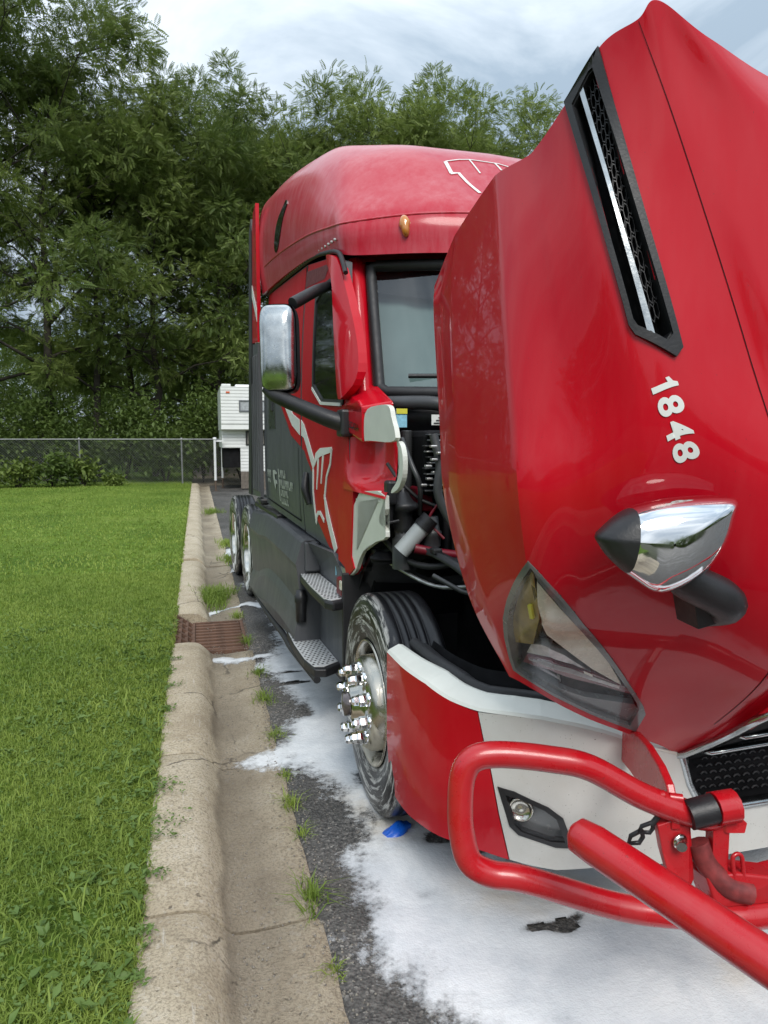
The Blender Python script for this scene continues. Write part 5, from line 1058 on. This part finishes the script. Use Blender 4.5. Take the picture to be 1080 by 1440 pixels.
# ---------------------------------------------------------------- suds on the ground
FP = [(.51,8.45),(.65,7.29),(.72,6.33),(.59,5.69),(.40,5.28),(.48,4.93),(.66,4.53),(.52,4.16),(.44,3.87),(.17,3.74),(.38,3.70),(.53,3.49),(.6,3.23),(.68,3.07),(.74,2.82),(.59,2.64),(.57,2.46),(.46,2.25),(.53,2.11),(.61,1.98),(.71,1.81),(.9,1.3),(3.2,.9),(3.4,2.6),(1.7,2.95),(1.35,3.5),(1.1,6),(.8,8.6)]
FS = [(-.06,6.90),(.11,7.13),(.44,7.33),(.64,7.1),(.72,7.25),(.5,7.5),(.12,7.27),(-.07,7.03)], [(.03,5.62),(.14,5.67),(.26,5.58),(.55,5.62),(.55,5.52),(.24,5.50),(.1,5.54)], [(.40,9.3),(.55,9.1),(.62,9.6),(.5,9.9)], [(.35,10.3),(.5,10.4),(.5,11.3),(.42,11.2)]
def seg_d(P, poly):
    d = np.full(len(P), 9.); A = np.array(poly); ins = np.zeros(len(P), bool)
    for a, b in zip(A, np.roll(A, -1, 0)):
        ab = b - a; t = (((P - a) @ ab) / (ab @ ab)).clip(0, 1); d = np.minimum(d, np.linalg.norm(P - a - t[:, None] * ab, axis=1))
        c = ((a[1] > P[:, 1]) != (b[1] > P[:, 1])); xx = (b[0] - a[0]) * (P[:, 1] - a[1]) / (b[1] - a[1] + 1e-12) + a[0]; ins ^= c & (P[:, 0] < xx)
    return np.where(ins, d, -d)
def suds(name, poly, holes, label, st=.022, edge=.17):
    lo, hi = np.min(poly, 0) - .15, np.max(poly, 0) + .15; gx, gy = np.arange(lo[0], hi[0], st), np.arange(lo[1], hi[1], st); X, Y = np.meshgrid(gx, gy); P = np.stack([X.ravel(), Y.ravel()], 1)
    nz = np.array([fbm(a, b, 2.6, 5, 1.) * .7 + fbm(a, b, 9., 3, 6.) * .35 for a, b in P]); d = seg_d(P, poly) + .075 * nz
    th = np.minimum((d / edge).clip(-1, 1) * .55 + .30, .80 + .25 * np.array([fbm(a, b, .9, 3, 15.) for a, b in P]))
    for hx, hy, ra, rb in holes: th -= .8 * np.exp(-(((P[:, 0] - hx) / ra) ** 2 + ((P[:, 1] - hy) / rb) ** 2)) * (1 + 2.6 * nz)
    z = .006 + .014 * (th.clip(0, 1)) ** .7 + .006 * nz * th.clip(0, 1) + .01 * (P[:, 0] - .39).clip(0, 2) + np.where(P[:, 0] < .39, -.012 - .06 * (.39 - P[:, 0]).clip(0, .2), 0)
    k = (th > -.32).reshape(X.shape); q = k[:-1, :-1] & k[1:, :-1] & k[:-1, 1:] & k[1:, 1:]; i, j = np.nonzero(q); w_ = X.shape[1]; a = i * w_ + j; F = np.stack([a, a + 1, a + w_ + 1, a + w_], 1)
    use = np.unique(F); rm = np.full(len(P), -1); rm[use] = np.arange(len(use)); V = np.concatenate([P, z[:, None]], 1)[use]
    o = raw_mesh(name, V, rm[F], FOAM, None, True); at = o.data.attributes.new('thick', 'FLOAT', 'POINT'); at.data.foreach_set('value', th[use].astype(np.float32)); st_ = np.zeros(len(P))
    for sx_, sy_, ra in ((.74, 2.95, .14), (.68, 3.15, .10), (.80, 2.8, .12), (.62, 3.4, .05), (1.05, 2.35, .14), (1.2, 2.25, .10), (1.6, 1.75, .07), (1.35, 2.3, .1)): st_ += .55 * np.exp(-((P[:, 0] - sx_) ** 2 + (P[:, 1] - sy_) ** 2) / ra ** 2)
    at = o.data.attributes.new('stain', 'FLOAT', 'POINT'); at.data.foreach_set('value', st_.clip(0, .8)[use].astype(np.float32)); return tag(o, label, 'foam', kind='stuff')
HO_ = [(1.10,2.12,.045,.022),(1.20,2.10,.05,.03),(1.27,2.13,.03,.018),(1.50,2.08,.11,.022),(1.40,2.44,.10,.05),(1.25,2.52,.09,.05),(1.08,2.62,.08,.05),(1.0,2.75,.10,.05),(1.2,2.78,.2,.09),(1.75,2.35,.18,.06),(.62,5.1,.16,.03),(.62,4.85,.12,.025),(.75,3.35,.05,.08),(.62,4.3,.05,.08),(.80,2.40,.05,.03),(1.9,1.8,.05,.015)]
suds('soap_foam', FP, HO_, 'wide sheet of white soap foam spread under the truck front')
for p, l in zip(FS, ('foam streak curling behind the storm drain grate', 'short foam streak in the gutter nearer than the grate', 'foam patch by the front drive wheel', 'foam strip by the rear drive wheel')): suds('foam_streak', p, [], l, .018, .05)
# blue thing under the front tyre
m = MB(); rows = []
for i in range(9):
    t = i / 8; rr = .5 + .5 * math.sin(math.pi * min(t * 1.1, 1)); rows.append([(-.075 + .15 * t, (.045 * rr) * math.cos(a) + .008 * math.sin(3 * a + t * 5), max(0, (.032 + .028 * t) * rr * math.sin(a) + .004 * math.cos(4 * a + 3 * t))) for a in [math.pi * k / 10 for k in range(11)]])
m.grid(rows, 0, True)
for r_ in (rows[0], rows[-1]): m.add(r_, [tuple(range(11))])
b = m.build('blue_sponge', BLUE, None, (.80, 2.83, .015)); b.scale = (.85, .85, .9); b.rotation_euler = (0, 0, .35); tag(b, 'small blue sponge wedged against the front tyre foot', 'sponge')
# gravel lying loose in the gutter and on the lot edge
r = np.random.default_rng(5); V, F = [], []; n = 2400
for k in range(n):
    x = r.choice([r.normal(.10, .05), r.uniform(.37, .75), r.normal(.40, .03), r.normal(.41, .035), r.uniform(.05, .37)]); y = r.uniform(1.6, 6) if k < 2000 else r.uniform(5.3, 8); s_ = r.uniform(.002, .0065)
    z = (-.02 if x < .3 else .0) + s_ * .4; o = len(V); t = r.uniform(0, 3)
    for dx, dy, dz in ((1, 0, 0), (0, 1, 0), (-1, 0, 0), (0, -1, 0), (0, 0, .8), (0, 0, -.8)): V.append((x + s_ * (dx * math.cos(t) - dy * math.sin(t)), y + s_ * (dx * math.sin(t) + dy * math.cos(t)), z + s_ * dz))
    for a, b_ in ((0, 1), (1, 2), (2, 3), (3, 0)): F += [(o + a, o + b_, o + 4), (o + b_, o + a, o + 5)]
tag(raw_mesh('gutter_gravel', np.array(V), np.array(F), simple('gravel', (.22, .20, .17), .9, var=.5, scale=40)), 'loose gravel bits lying along the gutter', 'gravel', kind='stuff')
